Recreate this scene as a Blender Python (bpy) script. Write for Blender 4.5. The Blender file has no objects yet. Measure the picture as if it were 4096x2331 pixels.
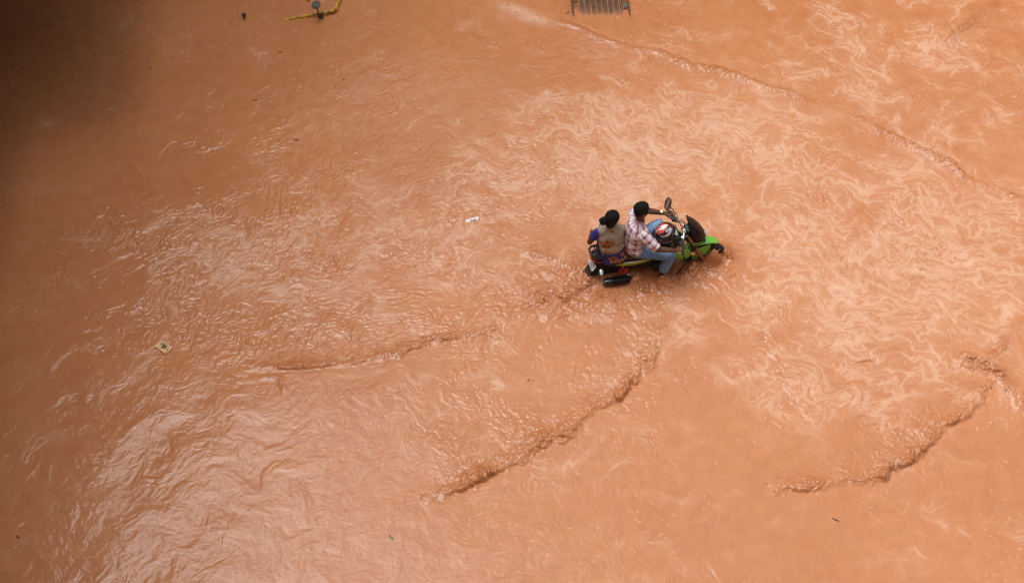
import bpy, bmesh, math, random
import numpy as np
from mathutils import Vector, Matrix
R = math.radians
random.seed(5); rng = np.random.default_rng(5)
scene = bpy.context.scene
COL = scene.collection

# ------------------------------------------------------------------ camera, sky, sun, exposure
CAM_H = 18.0; PITCH = R(54); FPX = 1600.0
cd = bpy.data.cameras.new('camera'); cam = bpy.data.objects.new('camera', cd); COL.objects.link(cam)
cam.location = (0, 0, CAM_H); cam.rotation_euler = (R(90) - PITCH, 0, 0)
cd.sensor_fit = 'HORIZONTAL'; cd.sensor_width = 36; cd.lens = FPX / 1024 * 36; cd.clip_end = 2000
scene.camera = cam
SUN_EL = R(68); SUN_AZ = R(-56)            # azimuth measured from +Y towards +X
w = bpy.data.worlds.new('World'); scene.world = w; w.use_nodes = True
nt = w.node_tree; nt.nodes.clear()
sky = nt.nodes.new('ShaderNodeTexSky'); sky.sky_type = 'NISHITA'; sky.sun_disc = False
sky.sun_elevation = SUN_EL; sky.sun_rotation = SUN_AZ
sky.air_density = 1.6; sky.dust_density = 6.0; sky.ozone_density = 1.0
hs = nt.nodes.new('ShaderNodeHueSaturation'); hs.inputs['Saturation'].default_value = 0.22
bg = nt.nodes.new('ShaderNodeBackground'); bg.inputs['Strength'].default_value = 0.15
wo = nt.nodes.new('ShaderNodeOutputWorld')
nt.links.new(sky.outputs[0], hs.inputs['Color']); nt.links.new(hs.outputs[0], bg.inputs[0]); nt.links.new(bg.outputs[0], wo.inputs[0])
sl = bpy.data.lights.new('sun', 'SUN'); sl.energy = 0.5; sl.angle = R(42); sl.color = (1.0, 0.95, 0.88)
so = bpy.data.objects.new('sun', sl); COL.objects.link(so)
sd = Vector((math.sin(SUN_AZ) * math.cos(SUN_EL), math.cos(SUN_AZ) * math.cos(SUN_EL), math.sin(SUN_EL)))
so.rotation_euler = sd.to_track_quat('Z', 'Y').to_euler(); so.location = (0, 30, 40)
vs = scene.view_settings; vs.view_transform = 'Standard'; vs.look = 'None'; vs.exposure = 0.52; vs.gamma = 1.0
scene.cycles.max_bounces = 6

# ------------------------------------------------------------------ helpers
def ground_at(px, py, z=0.0):
    """point of the place seen at a pixel of the 1024 wide photograph, at height z"""
    d = np.array([(px - 512) / FPX, math.cos(PITCH) + math.sin(PITCH) * (291 - py) / FPX,
                  -math.sin(PITCH) + math.cos(PITCH) * (291 - py) / FPX])
    t = (CAM_H - z) / -d[2]
    return (d[0] * t, d[1] * t, z)

def tag(o, label=None, cat=None, group=None, kind=None):
    if label: o['label'] = label
    if cat: o['category'] = cat
    if group: o['group'] = group
    if kind: o['kind'] = kind
    return o

def _perm(seed):
    r = np.random.default_rng(seed); p = r.permutation(256).astype(np.int32)
    a = r.random(256) * 2 * np.pi
    return np.concatenate([p, p]), np.cos(a).astype(np.float32), np.sin(a).astype(np.float32)
_pc = {}
def perlin(x, y, seed=0):
    if seed not in _pc: _pc[seed] = _perm(seed)
    p, gx, gy = _pc[seed]
    x = np.asarray(x, np.float32); y = np.asarray(y, np.float32)
    xi = np.floor(x); yi = np.floor(y); xf = x - xi; yf = y - yi
    X = xi.astype(np.int32) & 255; Y = yi.astype(np.int32) & 255; X1 = (X + 1) & 255; Y1 = (Y + 1) & 255
    u = xf * xf * xf * (xf * (xf * 6 - 15) + 10); v = yf * yf * yf * (yf * (yf * 6 - 15) + 10)
    def gr(a, b, dx, dy):
        h = p[p[a] + b]; return gx[h] * dx + gy[h] * dy
    n00 = gr(X, Y, xf, yf); n10 = gr(X1, Y, xf - 1, yf); n01 = gr(X, Y1, xf, yf - 1); n11 = gr(X1, Y1, xf - 1, yf - 1)
    a = n00 + u * (n10 - n00); b = n01 + u * (n11 - n01)
    return (a + v * (b - a)) * 1.5
def fbm(x, y, oct=4, seed=0, lac=2.05, gain=.5, mode=0):
    s = 0; a = 1; t = 0
    for i in range(oct):
        n = perlin(x, y, seed + i)
        if mode == 1: n = 1 - 2 * np.abs(n)          # ridges
        elif mode == 2: n = 2 * np.abs(n) - .4          # billows with sharp creases
        s = s + a * n; t += a; a *= gain; x = x * lac + 13.7; y = y * lac + 7.1
    return s / t
def sstep(a, b, x):
    t = np.clip((x - a) / (b - a), 0, 1); return t * t * (3 - 2 * t)

# ---- materials
def principled(name, col=(.5, .5, .5), rough=.5, metal=0., vcol=False, var=.0, vscale=20., bump=0., bscale=60., spec=.5, coat=0., transm=0., ior=1.45, emit=None):
    m = bpy.data.materials.new(name); m.use_nodes = True; n = m.node_tree.nodes; L = m.node_tree.links
    b = n['Principled BSDF']
    b.inputs['Roughness'].default_value = rough; b.inputs['Metallic'].default_value = metal
    b.inputs['Specular IOR Level'].default_value = spec; b.inputs['IOR'].default_value = ior
    b.inputs['Coat Weight'].default_value = coat; b.inputs['Coat Roughness'].default_value = .08
    b.inputs['Transmission Weight'].default_value = transm
    if vcol:
        a = n.new('ShaderNodeAttribute'); a.attribute_name = 'Col'; src = a.outputs['Color']
    else:
        rgb = n.new('ShaderNodeRGB'); rgb.outputs[0].default_value = (*col, 1); src = rgb.outputs[0]
    tc = n.new('ShaderNodeTexCoord')
    if var > 0:
        no = n.new('ShaderNodeTexNoise'); no.inputs['Scale'].default_value = vscale; no.inputs['Detail'].default_value = 6
        L.new(tc.outputs['Object'], no.inputs['Vector'])
        mr = n.new('ShaderNodeMapRange'); mr.inputs[1].default_value = .3; mr.inputs[2].default_value = .7
        mr.inputs[3].default_value = 1 - var; mr.inputs[4].default_value = 1 + var
        L.new(no.outputs['Fac'], mr.inputs[0])
        mx = n.new('ShaderNodeMix'); mx.data_type = 'RGBA'; mx.blend_type = 'MULTIPLY'; mx.inputs[0].default_value = 1
        L.new(src, mx.inputs[6]); L.new(mr.outputs[0], mx.inputs[7]); src = mx.outputs[2]
    L.new(src, b.inputs['Base Color'])
    if bump > 0:
        nb = n.new('ShaderNodeTexNoise'); nb.inputs['Scale'].default_value = bscale; nb.inputs['Detail'].default_value = 5
        L.new(tc.outputs['Object'], nb.inputs['Vector'])
        bu = n.new('ShaderNodeBump'); bu.inputs['Strength'].default_value = bump; bu.inputs['Distance'].default_value = .01
        L.new(nb.outputs['Fac'], bu.inputs['Height']); L.new(bu.outputs[0], b.inputs['Normal'])
    return m
M = {}
M['black_plastic'] = principled('black_plastic', (.012, .012, .013), .38, var=.3, bump=.1)
M['gloss_black'] = principled('gloss_black', (.008, .008, .009), .12, coat=.5, var=.2)
M['matt_black'] = principled('matt_black', (.02, .017, .015), .7, var=.35, bump=.25)
M['rubber'] = principled('rubber', (.022, .018, .015), .75, var=.3, bump=.5, bscale=90)
M['green'] = principled('green_paint', (.13, .42, .035), .25, coat=.6, var=.08, vscale=8)
M['lime'] = principled('lime_paint', (.28, .40, .02), .3, coat=.4, var=.1)
M['white_paint'] = principled('white_paint', (.62, .62, .60), .35, var=.06)
M['chrome'] = principled('chrome', (.75, .75, .76), .12, metal=1., var=.1)
M['steel'] = principled('steel', (.42, .41, .40), .32, metal=1., var=.2)
M['bronze'] = principled('bronze', (.40, .22, .10), .35, metal=.7, var=.25)
M['engine'] = principled('engine', (.05, .04, .032), .6, var=.5, bump=.5, bscale=70)
M['red_plastic'] = principled('red_lens', (.40, .012, .01), .15, coat=.5, var=.1)
M['red_paint'] = principled('red_paint', (.48, .03, .012), .35, var=.15)
M['orange_lens'] = principled('orange_lens', (.75, .16, .01), .15, coat=.5)
M['seat_vinyl'] = principled('seat_vinyl', (.035, .022, .016), .55, var=.2, bump=.3, bscale=120)
M['bag'] = principled('black_fabric', (.014, .013, .015), .62, var=.3, bump=.3, bscale=90)
M['glass_mirror'] = principled('glass_mirror', (.72, .72, .72), .03, metal=1.)
M['lamp_glass'] = principled('lamp_glass', (.5, .55, .58), .08, metal=.6)
M['dial'] = principled('dial', (.03, .07, .04), .2, coat=.4, var=.3)
M['ink'] = principled('black_ink', (.015, .015, .018), .5)
M['plate'] = principled('plate_white', (.66, .66, .66), .35, var=.05)
M['blue_ink'] = principled('blue_ink', (.10, .14, .45), .45)
M['skin'] = principled('skin', (.095, .042, .024), .42, vcol=True, var=.10, vscale=14, bump=.12, bscale=160)
M['hair'] = principled('hair', (.0055, .0035, .0028), .8, spec=.25, var=.4, vscale=60, bump=.8, bscale=130)
M['cloth'] = principled('cloth', (.5, .5, .5), .85, vcol=True, var=.07, vscale=30, bump=.25, bscale=260, spec=.25)
M['silk'] = principled('thin_cloth', (.5, .5, .5), .7, vcol=True, var=.07, vscale=22, bump=.2, bscale=220, spec=.3)
M['denim'] = principled('denim', (.11, .20, .38), .8, vcol=True, var=.16, vscale=26, bump=.35, bscale=240, spec=.25)
M['gold'] = principled('gold', (.80, .60, .25), .22, metal=1.)
M['helmet'] = principled('helmet_paint', (.5, .5, .5), .12, vcol=True, coat=.8)
M['rust'] = principled('rusty_steel', (.20, .115, .07), .6, metal=.25, var=.5, vscale=18, bump=.4)
M['dark_rust'] = principled('dark_rusty_steel', (.075, .045, .03), .65, var=.5, vscale=25, bump=.5)
M['grey_metal'] = principled('weathered_grey_metal', (.10, .105, .09), .5, metal=.2, var=.4, vscale=30, bump=.4)
M['leaf'] = principled('dead_leaf', (.035, .03, .012), .7, var=.4)
M['twig'] = principled('wet_twig', (.05, .028, .015), .7, var=.4)
M['bottle'] = principled('green_glass', (.03, .28, .09), .12, coat=.6)

# ---- mesh primitives, each returns (verts Nx3, faces)
def prim_capsule(p0, p1, r0, r1=None, seg=14, rings=4):
    r1 = r0 if r1 is None else r1
    p0 = np.array(p0, float); p1 = np.array(p1, float); d = p1 - p0; L = np.linalg.norm(d) + 1e-9; d = d / L
    a = np.array([0, 0, 1.]) if abs(d[2]) < .9 else np.array([1., 0, 0])
    u = np.cross(d, a); u /= np.linalg.norm(u); v = np.cross(d, u)
    prof = [(-r0 * math.cos(t), r0 * math.sin(t)) for t in np.linspace(.25, math.pi / 2, rings)]
    prof += [(L + r1 * math.sin(t), r1 * math.cos(t)) for t in np.linspace(0, math.pi / 2 - .25, rings)]
    V = [p0 - d * r0]; F = []
    for (t, r) in prof:
        for k in range(seg):
            an = 2 * math.pi * k / seg; V.append(p0 + d * t + (u * math.cos(an) + v * math.sin(an)) * r)
    V.append(p1 + d * r1); n = len(prof)
    for k in range(seg):
        k2 = (k + 1) % seg
        F.append((0, 1 + k, 1 + k2))
        for i in range(n - 1):
            F.append((1 + i * seg + k, 1 + (i + 1) * seg + k, 1 + (i + 1) * seg + k2, 1 + i * seg + k2))
        F.append((1 + (n - 1) * seg + k, len(V) - 1, 1 + (n - 1) * seg + k2))
    return np.array(V), F
def prim_ell(c, r, rot=None, seg=24, rings=14):
    V = []; F = []
    for i in range(rings + 1):
        th = math.pi * i / rings
        for k in range(seg):
            ph = 2 * math.pi * k / seg; V.append((math.sin(th) * math.cos(ph), math.sin(th) * math.sin(ph), math.cos(th)))
    V = np.array(V) * np.array(r)
    if rot is not None: V = V @ np.array(rot).T
    for i in range(rings):
        for k in range(seg):
            k2 = (k + 1) % seg
            a, b, c2, d = i * seg + k, (i + 1) * seg + k, (i + 1) * seg + k2, i * seg + k2
            if i == 0: F.append((a, b, c2))
            elif i == rings - 1: F.append((a, b, d))
            else: F.append((a, b, c2, d))
    return V + np.array(c), F
def prim_box(c, h, rot=None):
    V = np.array([(x, y, z) for x in (-1, 1) for y in (-1, 1) for z in (-1, 1)], float) * np.array(h)
    if rot is not None: V = V @ np.array(rot).T
    return V + np.array(c), [(0, 1, 3, 2), (4, 6, 7, 5), (0, 4, 5, 1), (2, 3, 7, 6), (0, 2, 6, 4), (1, 5, 7, 3)]
def frames(P):
    P = [Vector(p) for p in P]; T = []
    for i in range(len(P)):
        a = P[max(0, i - 1)]; b = P[min(len(P) - 1, i + 1)]; T.append((b - a).normalized())
    up = Vector((0, 0, 1)) if abs(T[0].z) < .9 else Vector((1, 0, 0))
    U = []; u = T[0].cross(up).normalized()
    for t in T:
        u = (u - t * u.dot(t)).normalized(); U.append(u)
    return P, T, U
def prim_tube(P, r, seg=10, closed=True, caps=True):
    """tube along points; r a number or list"""
    P, T, U = frames(P); rr = r if hasattr(r, '__len__') else [r] * len(P); V = []; F = []
    for p, t, u, q in zip(P, T, U, rr):
        v = t.cross(u)
        for k in range(seg):
            a = 2 * math.pi * k / seg; V.append(p + (u * math.cos(a) + v * math.sin(a)) * q)
    n = len(P)
    for i in range(n - 1):
        for k in range(seg):
            k2 = (k + 1) % seg; F.append((i * seg + k, (i + 1) * seg + k, (i + 1) * seg + k2, i * seg + k2))
    if caps: F.append(tuple(range(seg))[::-1]); F.append(tuple((n - 1) * seg + k for k in range(seg)))
    return np.array([tuple(v) for v in V]), F
def prim_loft(secs, seg=28):
    """secs: (centre, half width vector, half height vector, exponent)"""
    V = []; F = []
    for c, wv, hv, e in secs:
        c = np.array(c, float); wv = np.array(wv, float); hv = np.array(hv, float)
        for k in range(seg):
            a = 2 * math.pi * k / seg; ca, sa = math.cos(a), math.sin(a)
            V.append(c + wv * (abs(ca) ** (2 / e)) * np.sign(ca) + hv * (abs(sa) ** (2 / e)) * np.sign(sa))
    n = len(secs)
    for i in range(n - 1):
        for k in range(seg):
            k2 = (k + 1) % seg; F.append((i * seg + k, (i + 1) * seg + k, (i + 1) * seg + k2, i * seg + k2))
    F.append(tuple(range(seg))[::-1]); F.append(tuple((n - 1) * seg + k for k in range(seg)))
    return np.array(V), F
def lx(x, y, z, w, h, e=2.6):       # section standing across the X axis
    return ((x, y, z), (0, w, 0), (0, 0, h), e)
def prim_lathe(c, axis, prof, seg=28):
    ax = Vector(axis).normalized(); up = Vector((0, 0, 1)) if abs(ax.z) < .9 else Vector((1, 0, 0))
    u = ax.cross(up).normalized(); v = ax.cross(u); c = Vector(c); V = []; F = []
    for (t, r) in prof:
        for k in range(seg):
            a = 2 * math.pi * k / seg; V.append(tuple(c + ax * t + (u * math.cos(a) + v * math.sin(a)) * max(r, 1e-4)))
    n = len(prof)
    for i in range(n - 1):
        for k in range(seg):
            k2 = (k + 1) % seg; F.append((i * seg + k, (i + 1) * seg + k, (i + 1) * seg + k2, i * seg + k2))
    F.append(tuple(range(seg))[::-1]); F.append(tuple((n - 1) * seg + k for k in range(seg)))
    return np.array(V), F
def prim_poly(outline, n, th):
    """flat outline (3-D points) given thickness th along n"""
    n = np.array(n, float); n /= np.linalg.norm(n); A = np.array(outline, float); k = len(A)
    V = np.concatenate([A - n * th / 2, A + n * th / 2])
    F = [tuple(range(k))[::-1], tuple(range(k, 2 * k))] + [(i, (i + 1) % k, k + (i + 1) % k, k + i) for i in range(k)]
    return V, F
def join(prims):
    V = []; F = []; o = 0
    for v, f in prims:
        V.append(v); F += [tuple(i + o for i in q) for q in f]; o += len(v)
    return np.concatenate(V), F

def thing(name, base, label, cat, frame=None, group=None):
    o = bpy.data.objects.new(name, None); COL.objects.link(o); o.empty_display_size = .1
    m = (frame or Matrix.Identity(4)) @ Matrix.Translation(base)
    o.matrix_world = m; tag(o, label, cat, group)
    OFF[o.name] = np.array(base, float)
    return o
OFF = {}
def off_of(p):
    while p is not None:
        if p.name in OFF: return OFF[p.name]
        p = p.parent
    return np.zeros(3)
def part(name, prims, mat, parent=None, smooth=True, bevel=0., label=None, sub=0):
    V, F = join(prims) if isinstance(prims, list) else prims
    me = bpy.data.meshes.new(name); me.from_pydata((V - off_of(parent)).tolist(), [], F)
    bm = bmesh.new(); bm.from_mesh(me); bmesh.ops.recalc_face_normals(bm, faces=bm.faces); bm.to_mesh(me); bm.free()
    me.materials.append(M[mat] if isinstance(mat, str) else mat)
    o = bpy.data.objects.new(name, me); COL.objects.link(o)
    if parent: o.parent = parent
    if smooth:
        for p in me.polygons: p.use_smooth = True
        if sub == 0: me.set_sharp_from_angle(angle=R(38))
    if bevel:
        b = o.modifiers.new('bevel', 'BEVEL'); b.width = bevel; b.segments = 2; b.limit_method = 'ANGLE'
    if sub:
        s = o.modifiers.new('sub', 'SUBSURF'); s.levels = sub; s.render_levels = sub
    if label: o['label'] = label
    return o
def blob(name, prims, mat, parent, voxel=.006, smooth=6, color=None, disp=None, label=None, cut=None, shape=None):
    """union of closed shapes melted into one continuous skin"""
    V, F = join(prims)
    me = bpy.data.meshes.new('tmp'); me.from_pydata(V.tolist(), [], F)
    bm = bmesh.new(); bm.from_mesh(me); bmesh.ops.recalc_face_normals(bm, faces=bm.faces); bm.to_mesh(me); bm.free()
    t = bpy.data.objects.new('tmp', me); COL.objects.link(t)
    r = t.modifiers.new('r', 'REMESH'); r.mode = 'VOXEL'; r.voxel_size = voxel; r.use_smooth_shade = True
    s = t.modifiers.new('s', 'SMOOTH'); s.factor = .5; s.iterations = smooth
    dg = bpy.context.evaluated_depsgraph_get(); nm = bpy.data.meshes.new_from_object(t.evaluated_get(dg), depsgraph=dg)
    bpy.data.objects.remove(t); bpy.data.meshes.remove(me); nm.name = name
    n = len(nm.vertices); co = np.empty(n * 3, np.float32); nm.vertices.foreach_get('co', co); co = co.reshape(-1, 3)
    if shape is not None: co = shape(co)
    if disp is not None:
        no = np.empty(n * 3, np.float32); nm.vertices.foreach_get('normal', no); no = no.reshape(-1, 3)
        co = co + no * disp(co)[:, None]
    rest = co.copy()
    nm.vertices.foreach_set('co', (co - off_of(parent)).astype(np.float32).ravel())
    if color is not None:
        c = color(rest); a = nm.attributes.new('Col', 'FLOAT_COLOR', 'POINT')
        a.data.foreach_set('color', np.concatenate([c, np.ones((n, 1))], 1).astype(np.float32).ravel())
    if cut is not None:
        bm = bmesh.new(); bm.from_mesh(nm); kill = cut(rest); bm.verts.ensure_lookup_table()
        bmesh.ops.delete(bm, geom=[bm.verts[i] for i in np.nonzero(kill)[0]], context='VERTS'); bm.to_mesh(nm); bm.free()
    for p in nm.polygons: p.use_smooth = True
    nm.materials.clear(); nm.materials.append(M[mat] if isinstance(mat, str) else mat); nm.update()
    o = bpy.data.objects.new(name, nm); COL.objects.link(o)
    if parent: o.parent = parent
    if label: o['label'] = label
    return o
def n3(co, s, seed=0):
    s = np.array(s if hasattr(s, '__len__') else (s, s, s))
    p = co * s
    return (perlin(p[:, 0] + .37 * p[:, 2], p[:, 1] + .61 * p[:, 2], seed) + perlin(p[:, 1] - .3 * p[:, 0], p[:, 2] + .2 * p[:, 0], seed + 1)
            + perlin(p[:, 0] - .4 * p[:, 1], p[:, 2] - .3 * p[:, 1], seed + 2)) / 1.7
def text_prim(txt, size, origin, right, up, depth=.0008, bold=0., slant=0.):
    cu = bpy.data.curves.new('t', 'FONT'); cu.body = txt; cu.size = size; cu.extrude = depth; cu.offset = bold; cu.shear = slant
    cu.align_x = 'CENTER'; cu.align_y = 'CENTER'; cu.resolution_u = 3
    t = bpy.data.objects.new('t', cu); COL.objects.link(t)
    dg = bpy.context.evaluated_depsgraph_get(); me = bpy.data.meshes.new_from_object(t.evaluated_get(dg))
    V = np.array([v.co[:] for v in me.vertices]); F = [tuple(p.vertices) for p in me.polygons]
    bpy.data.objects.remove(t); bpy.data.meshes.remove(me)
    r = np.array(right, float); r /= np.linalg.norm(r); u = np.array(up, float); u -= r * u.dot(r); u /= np.linalg.norm(u); n = np.cross(r, u)
    return np.array(origin) + V[:, :1] * r + V[:, 1:2] * u + V[:, 2:] * n, F
def mix(a, b, t): t = np.asarray(t)[:, None]; return a * (1 - t) + np.array(b) * t
def solid(co, c): return np.tile(np.array(c, float), (len(co), 1))

# the riders' frame: X forward along the bike, Y to its left, Z up from the road
BIKE = Matrix.Translation((1.965, 13.53, -.33)) @ Matrix.Rotation(R(11.3), 4, 'Z') @ Matrix.Rotation(-R(1.0), 4, 'X')
BIKE_N = np.array(BIKE)
def bike_to_world(p): return tuple((BIKE @ Vector(p)))

WATER_STEP = .0125
MUD_A = (.51, .205, .083); MUD_B = (.46, .175, .069); MUD_C = (.41, .15, .058); MUD_CHURN = (.38, .125, .042); FOAM = (.62, .375, .25)
# ------------------------------------------------------------------ the flood water
def pl(*pts):                      # a line given in 2558-wide photograph pixels -> ground metres
    return np.array([ground_at(x / 2.498, y / 2.502)[:2] for x, y in pts])
FRONTS = [   # polyline (churn lies on its left when walked), width behind, width ahead, height, churn, foam
    (pl((1040, 1255), (1120, 1240), (1210, 1195), (1330, 1130), (1430, 1080), (1500, 1020), (1580, 958), (1625, 900), (1655, 850), (1672, 800)), .40, .05, .056, .075),
    (pl((1900, 1232), (1990, 1225), (2100, 1208), (2180, 1195), (2280, 1145), (2330, 1085), (2390, 1050), (2470, 985), (2515, 945)), .34, .05, .048, .065),
    (pl((2380, 868), (2430, 905), (2490, 930), (2512, 975), (2545, 1000), (2580, 1050)), .20, .14, .060, .075),
    (pl((2600, 740), (2540, 800), (2500, 870), (2440, 925)), .16, .05, .030, .034),
    (pl((2600, 520), (2500, 478), (2420, 440), (2330, 385), (2230, 335), (2150, 300), (2100, 285)), .20, .05, .034, .045),
    (pl((2095, 272), (1990, 235), (1850, 190), (1720, 152), (1560, 110), (1440, 70), (1330, 40)), .20, .05, .028, .038),
    (pl((2490, -20), (2470, 15), (2420, 55), (2380, 90), (2330, 130)), .14, .05, .034, .045),
    (pl((560, 936), (640, 926), (720, 920), (800, 915), (900, 902), (980, 885), (1070, 862), (1180, 842), (1235, 822), (1290, 785), (1360, 755)), .20, .05, .022, .034),
    (pl((1180, 842), (1240, 818)), .05, .03, .03, .03),
    (pl((1320, 768), (1380, 752), (1440, 735), (1520, 705), (1600, 690)), .22, .05, .040, .050),
    (pl((1300, 620), (1380, 655), (1450, 690)), .18, .05, .022, .026),
    (pl((640, 952), (690, 948), (715, 985)), .05, .05, .018, .010),
    (pl((1430, 690), (1480, 715)), .1, .1, .02, .03),
]
def seg_dist(x, y, P):
    """signed distance to a polyline (positive on the left) and arc parameter 0..1"""
    best = np.full(x.shape, 1e9, np.float32); sgn = np.zeros_like(best); par = np.zeros_like(best)
    Ls = np.linalg.norm(P[1:] - P[:-1], axis=1); tot = Ls.sum(); acc = 0
    for i in range(len(P) - 1):
        a = P[i]; d = P[i + 1] - a; L = Ls[i]
        t = np.clip(((x - a[0]) * d[0] + (y - a[1]) * d[1]) / L ** 2, 0, 1)
        qx = x - a[0] - t * d[0]; qy = y - a[1] - t * d[1]; dd = np.sqrt(qx * qx + qy * qy)
        m = dd < best
        best = np.where(m, dd, best); sgn = np.where(m, np.sign(d[0] * (y - a[1]) - d[1] * (x - a[0])), sgn); par = np.where(m, (acc + t * L) / tot, par)
        acc += L
    return best * sgn, par
def gauss(x, y, cx, cy, rx, ry, ang=0):     # centre in photo pixels, radii in metres
    gx, gy, _ = ground_at(cx / 2.498, cy / 2.502); c, s = math.cos(ang), math.sin(ang)
    u = (x - gx) * c + (y - gy) * s; v = -(x - gx) * s + (y - gy) * c
    return np.exp(-(u / rx) ** 2 - (v / ry) ** 2)
def to_bike(x, y):
    c, s = math.cos(R(11.3)), math.sin(R(11.3)); return (x - 1.965) * c + (y - 13.53) * s, -(x - 1.965) * s + (y - 13.53) * c

def water_fields(x, y):
    # swirl the coordinates through a few curls of the current
    ax, ay = x.copy(), y.copy()
    for k, (sc, am) in enumerate([(.5, .10), (1.1, .055), (2.3, .030), (2.3, .025), (5, .013), (5, .010), (11, .005)]):
        e = .02; sd_ = 40 + int(sc * 10)
        p0 = perlin(ax * sc, ay * sc, sd_); px_ = perlin(ax * sc + e, ay * sc, sd_); py_ = perlin(ax * sc, ay * sc + e, sd_)
        ax, ay = ax + am * (py_ - p0) / e * .8, ay - am * (px_ - p0) / e * .8
    # current direction: streaks climb to the right on the left half, fall to the right on the upper right
    ang = R(24); c, s = math.cos(ang), math.sin(ang); lu, lv = ax * c + ay * s, -ax * s + ay * c
    ang = R(-24); c, s = math.cos(ang), math.sin(ang); ru, rv = ax * c + ay * s, -ax * s + ay * c
    wr = sstep(-.5, 2.5, x + .5 * (y - 14) + .8 * perlin(x * .3, y * .3, 9))
    # ---- regions
    g = lambda *a, **k: gauss(x, y, *a, **k)
    turb = np.clip(.95 * g(1000, 640, 2.6, 1.5, R(12)) + .8 * g(560, 640, 1.8, 1.3, R(20)) + .9 * g(1330, 640, 1.5, 1.1) + .6 * g(900, 800, 2.2, .8, R(8)) + .5 * g(420, 600, 1.2, 1.3)
                   + .45 * g(2350, 700, 2., 1.6) + .35 * g(1700, 300, 3.0, 1.0, R(-12)) + .6 * g(1300, 960, 1.4, 1.3, R(25)) + .5 * g(2150, 1040, 1.6, 1.0) + .55 * g(1350, 520, 1.2, .8)
                   + .45 * g(2000, 600, 2.6, 1.5) + .4 * g(1500, 430, 2.2, 1.0) + .4 * g(1900, 900, 2., 1.) + .35 * g(2350, 200, 2., 1.2) + .3 * g(700, 330, 2., 1.2) + .3 * g(2450, 1150, 1.2, 1.) + .10, 0, 1)
    gloss = np.clip(.8 * g(620, 1100, 1.6, 1.6, R(30)) + .6 * g(480, 1330, 1.3, .8, R(40)) + .6 * g(860, 1180, 1.2, 1.2) + .4 * g(250, 1150, 1., 1.), 0, 1)
    foamreg = np.clip(.9 * g(1750, 330, 2.3, 1.0) + 1.0 * g(2300, 560, 2.6, 1.5, R(-10)) + .8 * g(1500, 430, 1.6, 1.0) + .8 * g(2250, 120, 1.9, 1.2) + .75 * g(2250, 760, 1.9, 1.0) + .6 * g(1950, 880, 1.8, .9, R(-20))
                      + .75 * g(1000, 640, 2.6, 1.3, R(10)) + .6 * g(500, 640, 1.3, 1.0, R(20)) + .30 * g(2250, 1000, 2, .8) + .28 * g(1200, 320, 1.6, .8) + .35 * g(1450, 800, 1.2, .6) + .25 * g(1250, 1000, 1.2, .9), 0, 1.15)
    bl = lambda fn: fn(lu, lv) * (1 - wr) + fn(ru, rv) * wr
    n_big = perlin(x * .35, y * .5, 3); n_med = bl(lambda u, v: perlin(u * .7, v * 1.3, 4))
    h = .016 * n_big + .007 * n_med + (.007 * perlin(lu * .9, lv * 2.4, 5) + .0035 * fbm(lu * 2.2, lv * 5, 3, 6)) * sstep(1, -4, x) + .0014 * fbm(lu * 7, lv * 12, 3, 7)
    # rolling lobes with sharp creases between them
    jx = .12 * perlin(x * 3, y * 3, 61) + .05 * perlin(x * 8, y * 8, 62); jy = .12 * perlin(x * 3, y * 3, 63) + .05 * perlin(x * 8, y * 8, 64)
    b1 = fbm(lu * 1.1 + jx, lv * 1.6 + jy, 6, 60, gain=.68, mode=2); b2 = fbm(ru * 1.1 + jx, rv * 1.6 + jy, 6, 70, gain=.68, mode=2)
    bil = b1 * (1 - wr) + b2 * wr
    fine = fbm(ax * 9, ay * 12, 3, 80, gain=.6, mode=2)
    patch = sstep(-.35, .5, perlin(x * .8 + 5, y * .9, 21) + .5 * perlin(x * 2.1, y * 2.2, 22))
    tm = turb * (.35 + .65 * patch)
    h += bil * (.0022 + .019 * tm) + fine * (.0010 + .0068 * tm * (.25 + 1.3 * sstep(-.3, .5, perlin(x * 1.3 + 9, y * 1.4, 24))))
    # thin sharp folds where neighbouring lobes of water meet
    for (sc, sd_, dp, wd) in ((.9, 65, .016, .028), (1.7, 66, .013, .035), (3.1, 67, .010, .045), (5.5, 68, .0065, .06), (9.5, 69, .0040, .08)):
        q = bl(lambda u, v: perlin(u * sc + 1.6 * sc * jx, v * sc * 1.5 + 1.6 * sc * jy, sd_)); gate = sstep(.0, .55, perlin(x * sc * 1.1 + 3, y * sc * 1.1, sd_ + 200) + .35 * tm)
        h -= dp * np.exp(-(q / wd) ** 2) * gate * (.06 + .94 * tm) - .5 * dp * np.exp(-((q - 2.2 * wd) / (1.5 * wd)) ** 2) * gate * (.06 + .94 * tm)
    # scalloped wind ripples that catch the sky in the lower left
    rp = fbm(lu * 1.7 - lv * .8, lv * .9 + lu * .6, 5, 90, gain=.48)
    h += rp * (.0022 + .0028 * gloss) + fbm(x * 9 - y * 5, y * 5 + x * 2, 3, 95) * (.0006 + .0014 * gloss) + .014 * gloss * perlin(x * .9 - .5 * y, y * .5 + .3 * x, 97)
    # little dimples and nicks in the calmer sheets
    dm = sstep(.42, .75, fbm(x * 11, y * 15, 2, 210)) * sstep(-.1, .5, perlin(x * 1.3, y * 1.5, 212)) * (1 - turb)
    h -= .0045 * dm
    nick = sstep(.55, .8, bl(lambda u, v: fbm(u * 3.2, v * 9, 3, 214))) * sstep(.15, .6, perlin(x * .6, y * .7, 216)); h -= .008 * nick
    # ---- breaking fronts
    churn = np.zeros_like(x)
    wob = .10 * perlin(x * 1.6, y * 1.6, 31) + .055 * perlin(x * 5, y * 5, 32) + .028 * perlin(x * 13, y * 13, 33) + .012 * perlin(x * 30, y * 30, 34)
    cb = fbm(ax * 6.5, ay * 6.5, 4, 110, gain=.62, mode=1); cf = fbm(ax * 17, ay * 17, 3, 115, gain=.6, mode=2)
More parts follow.
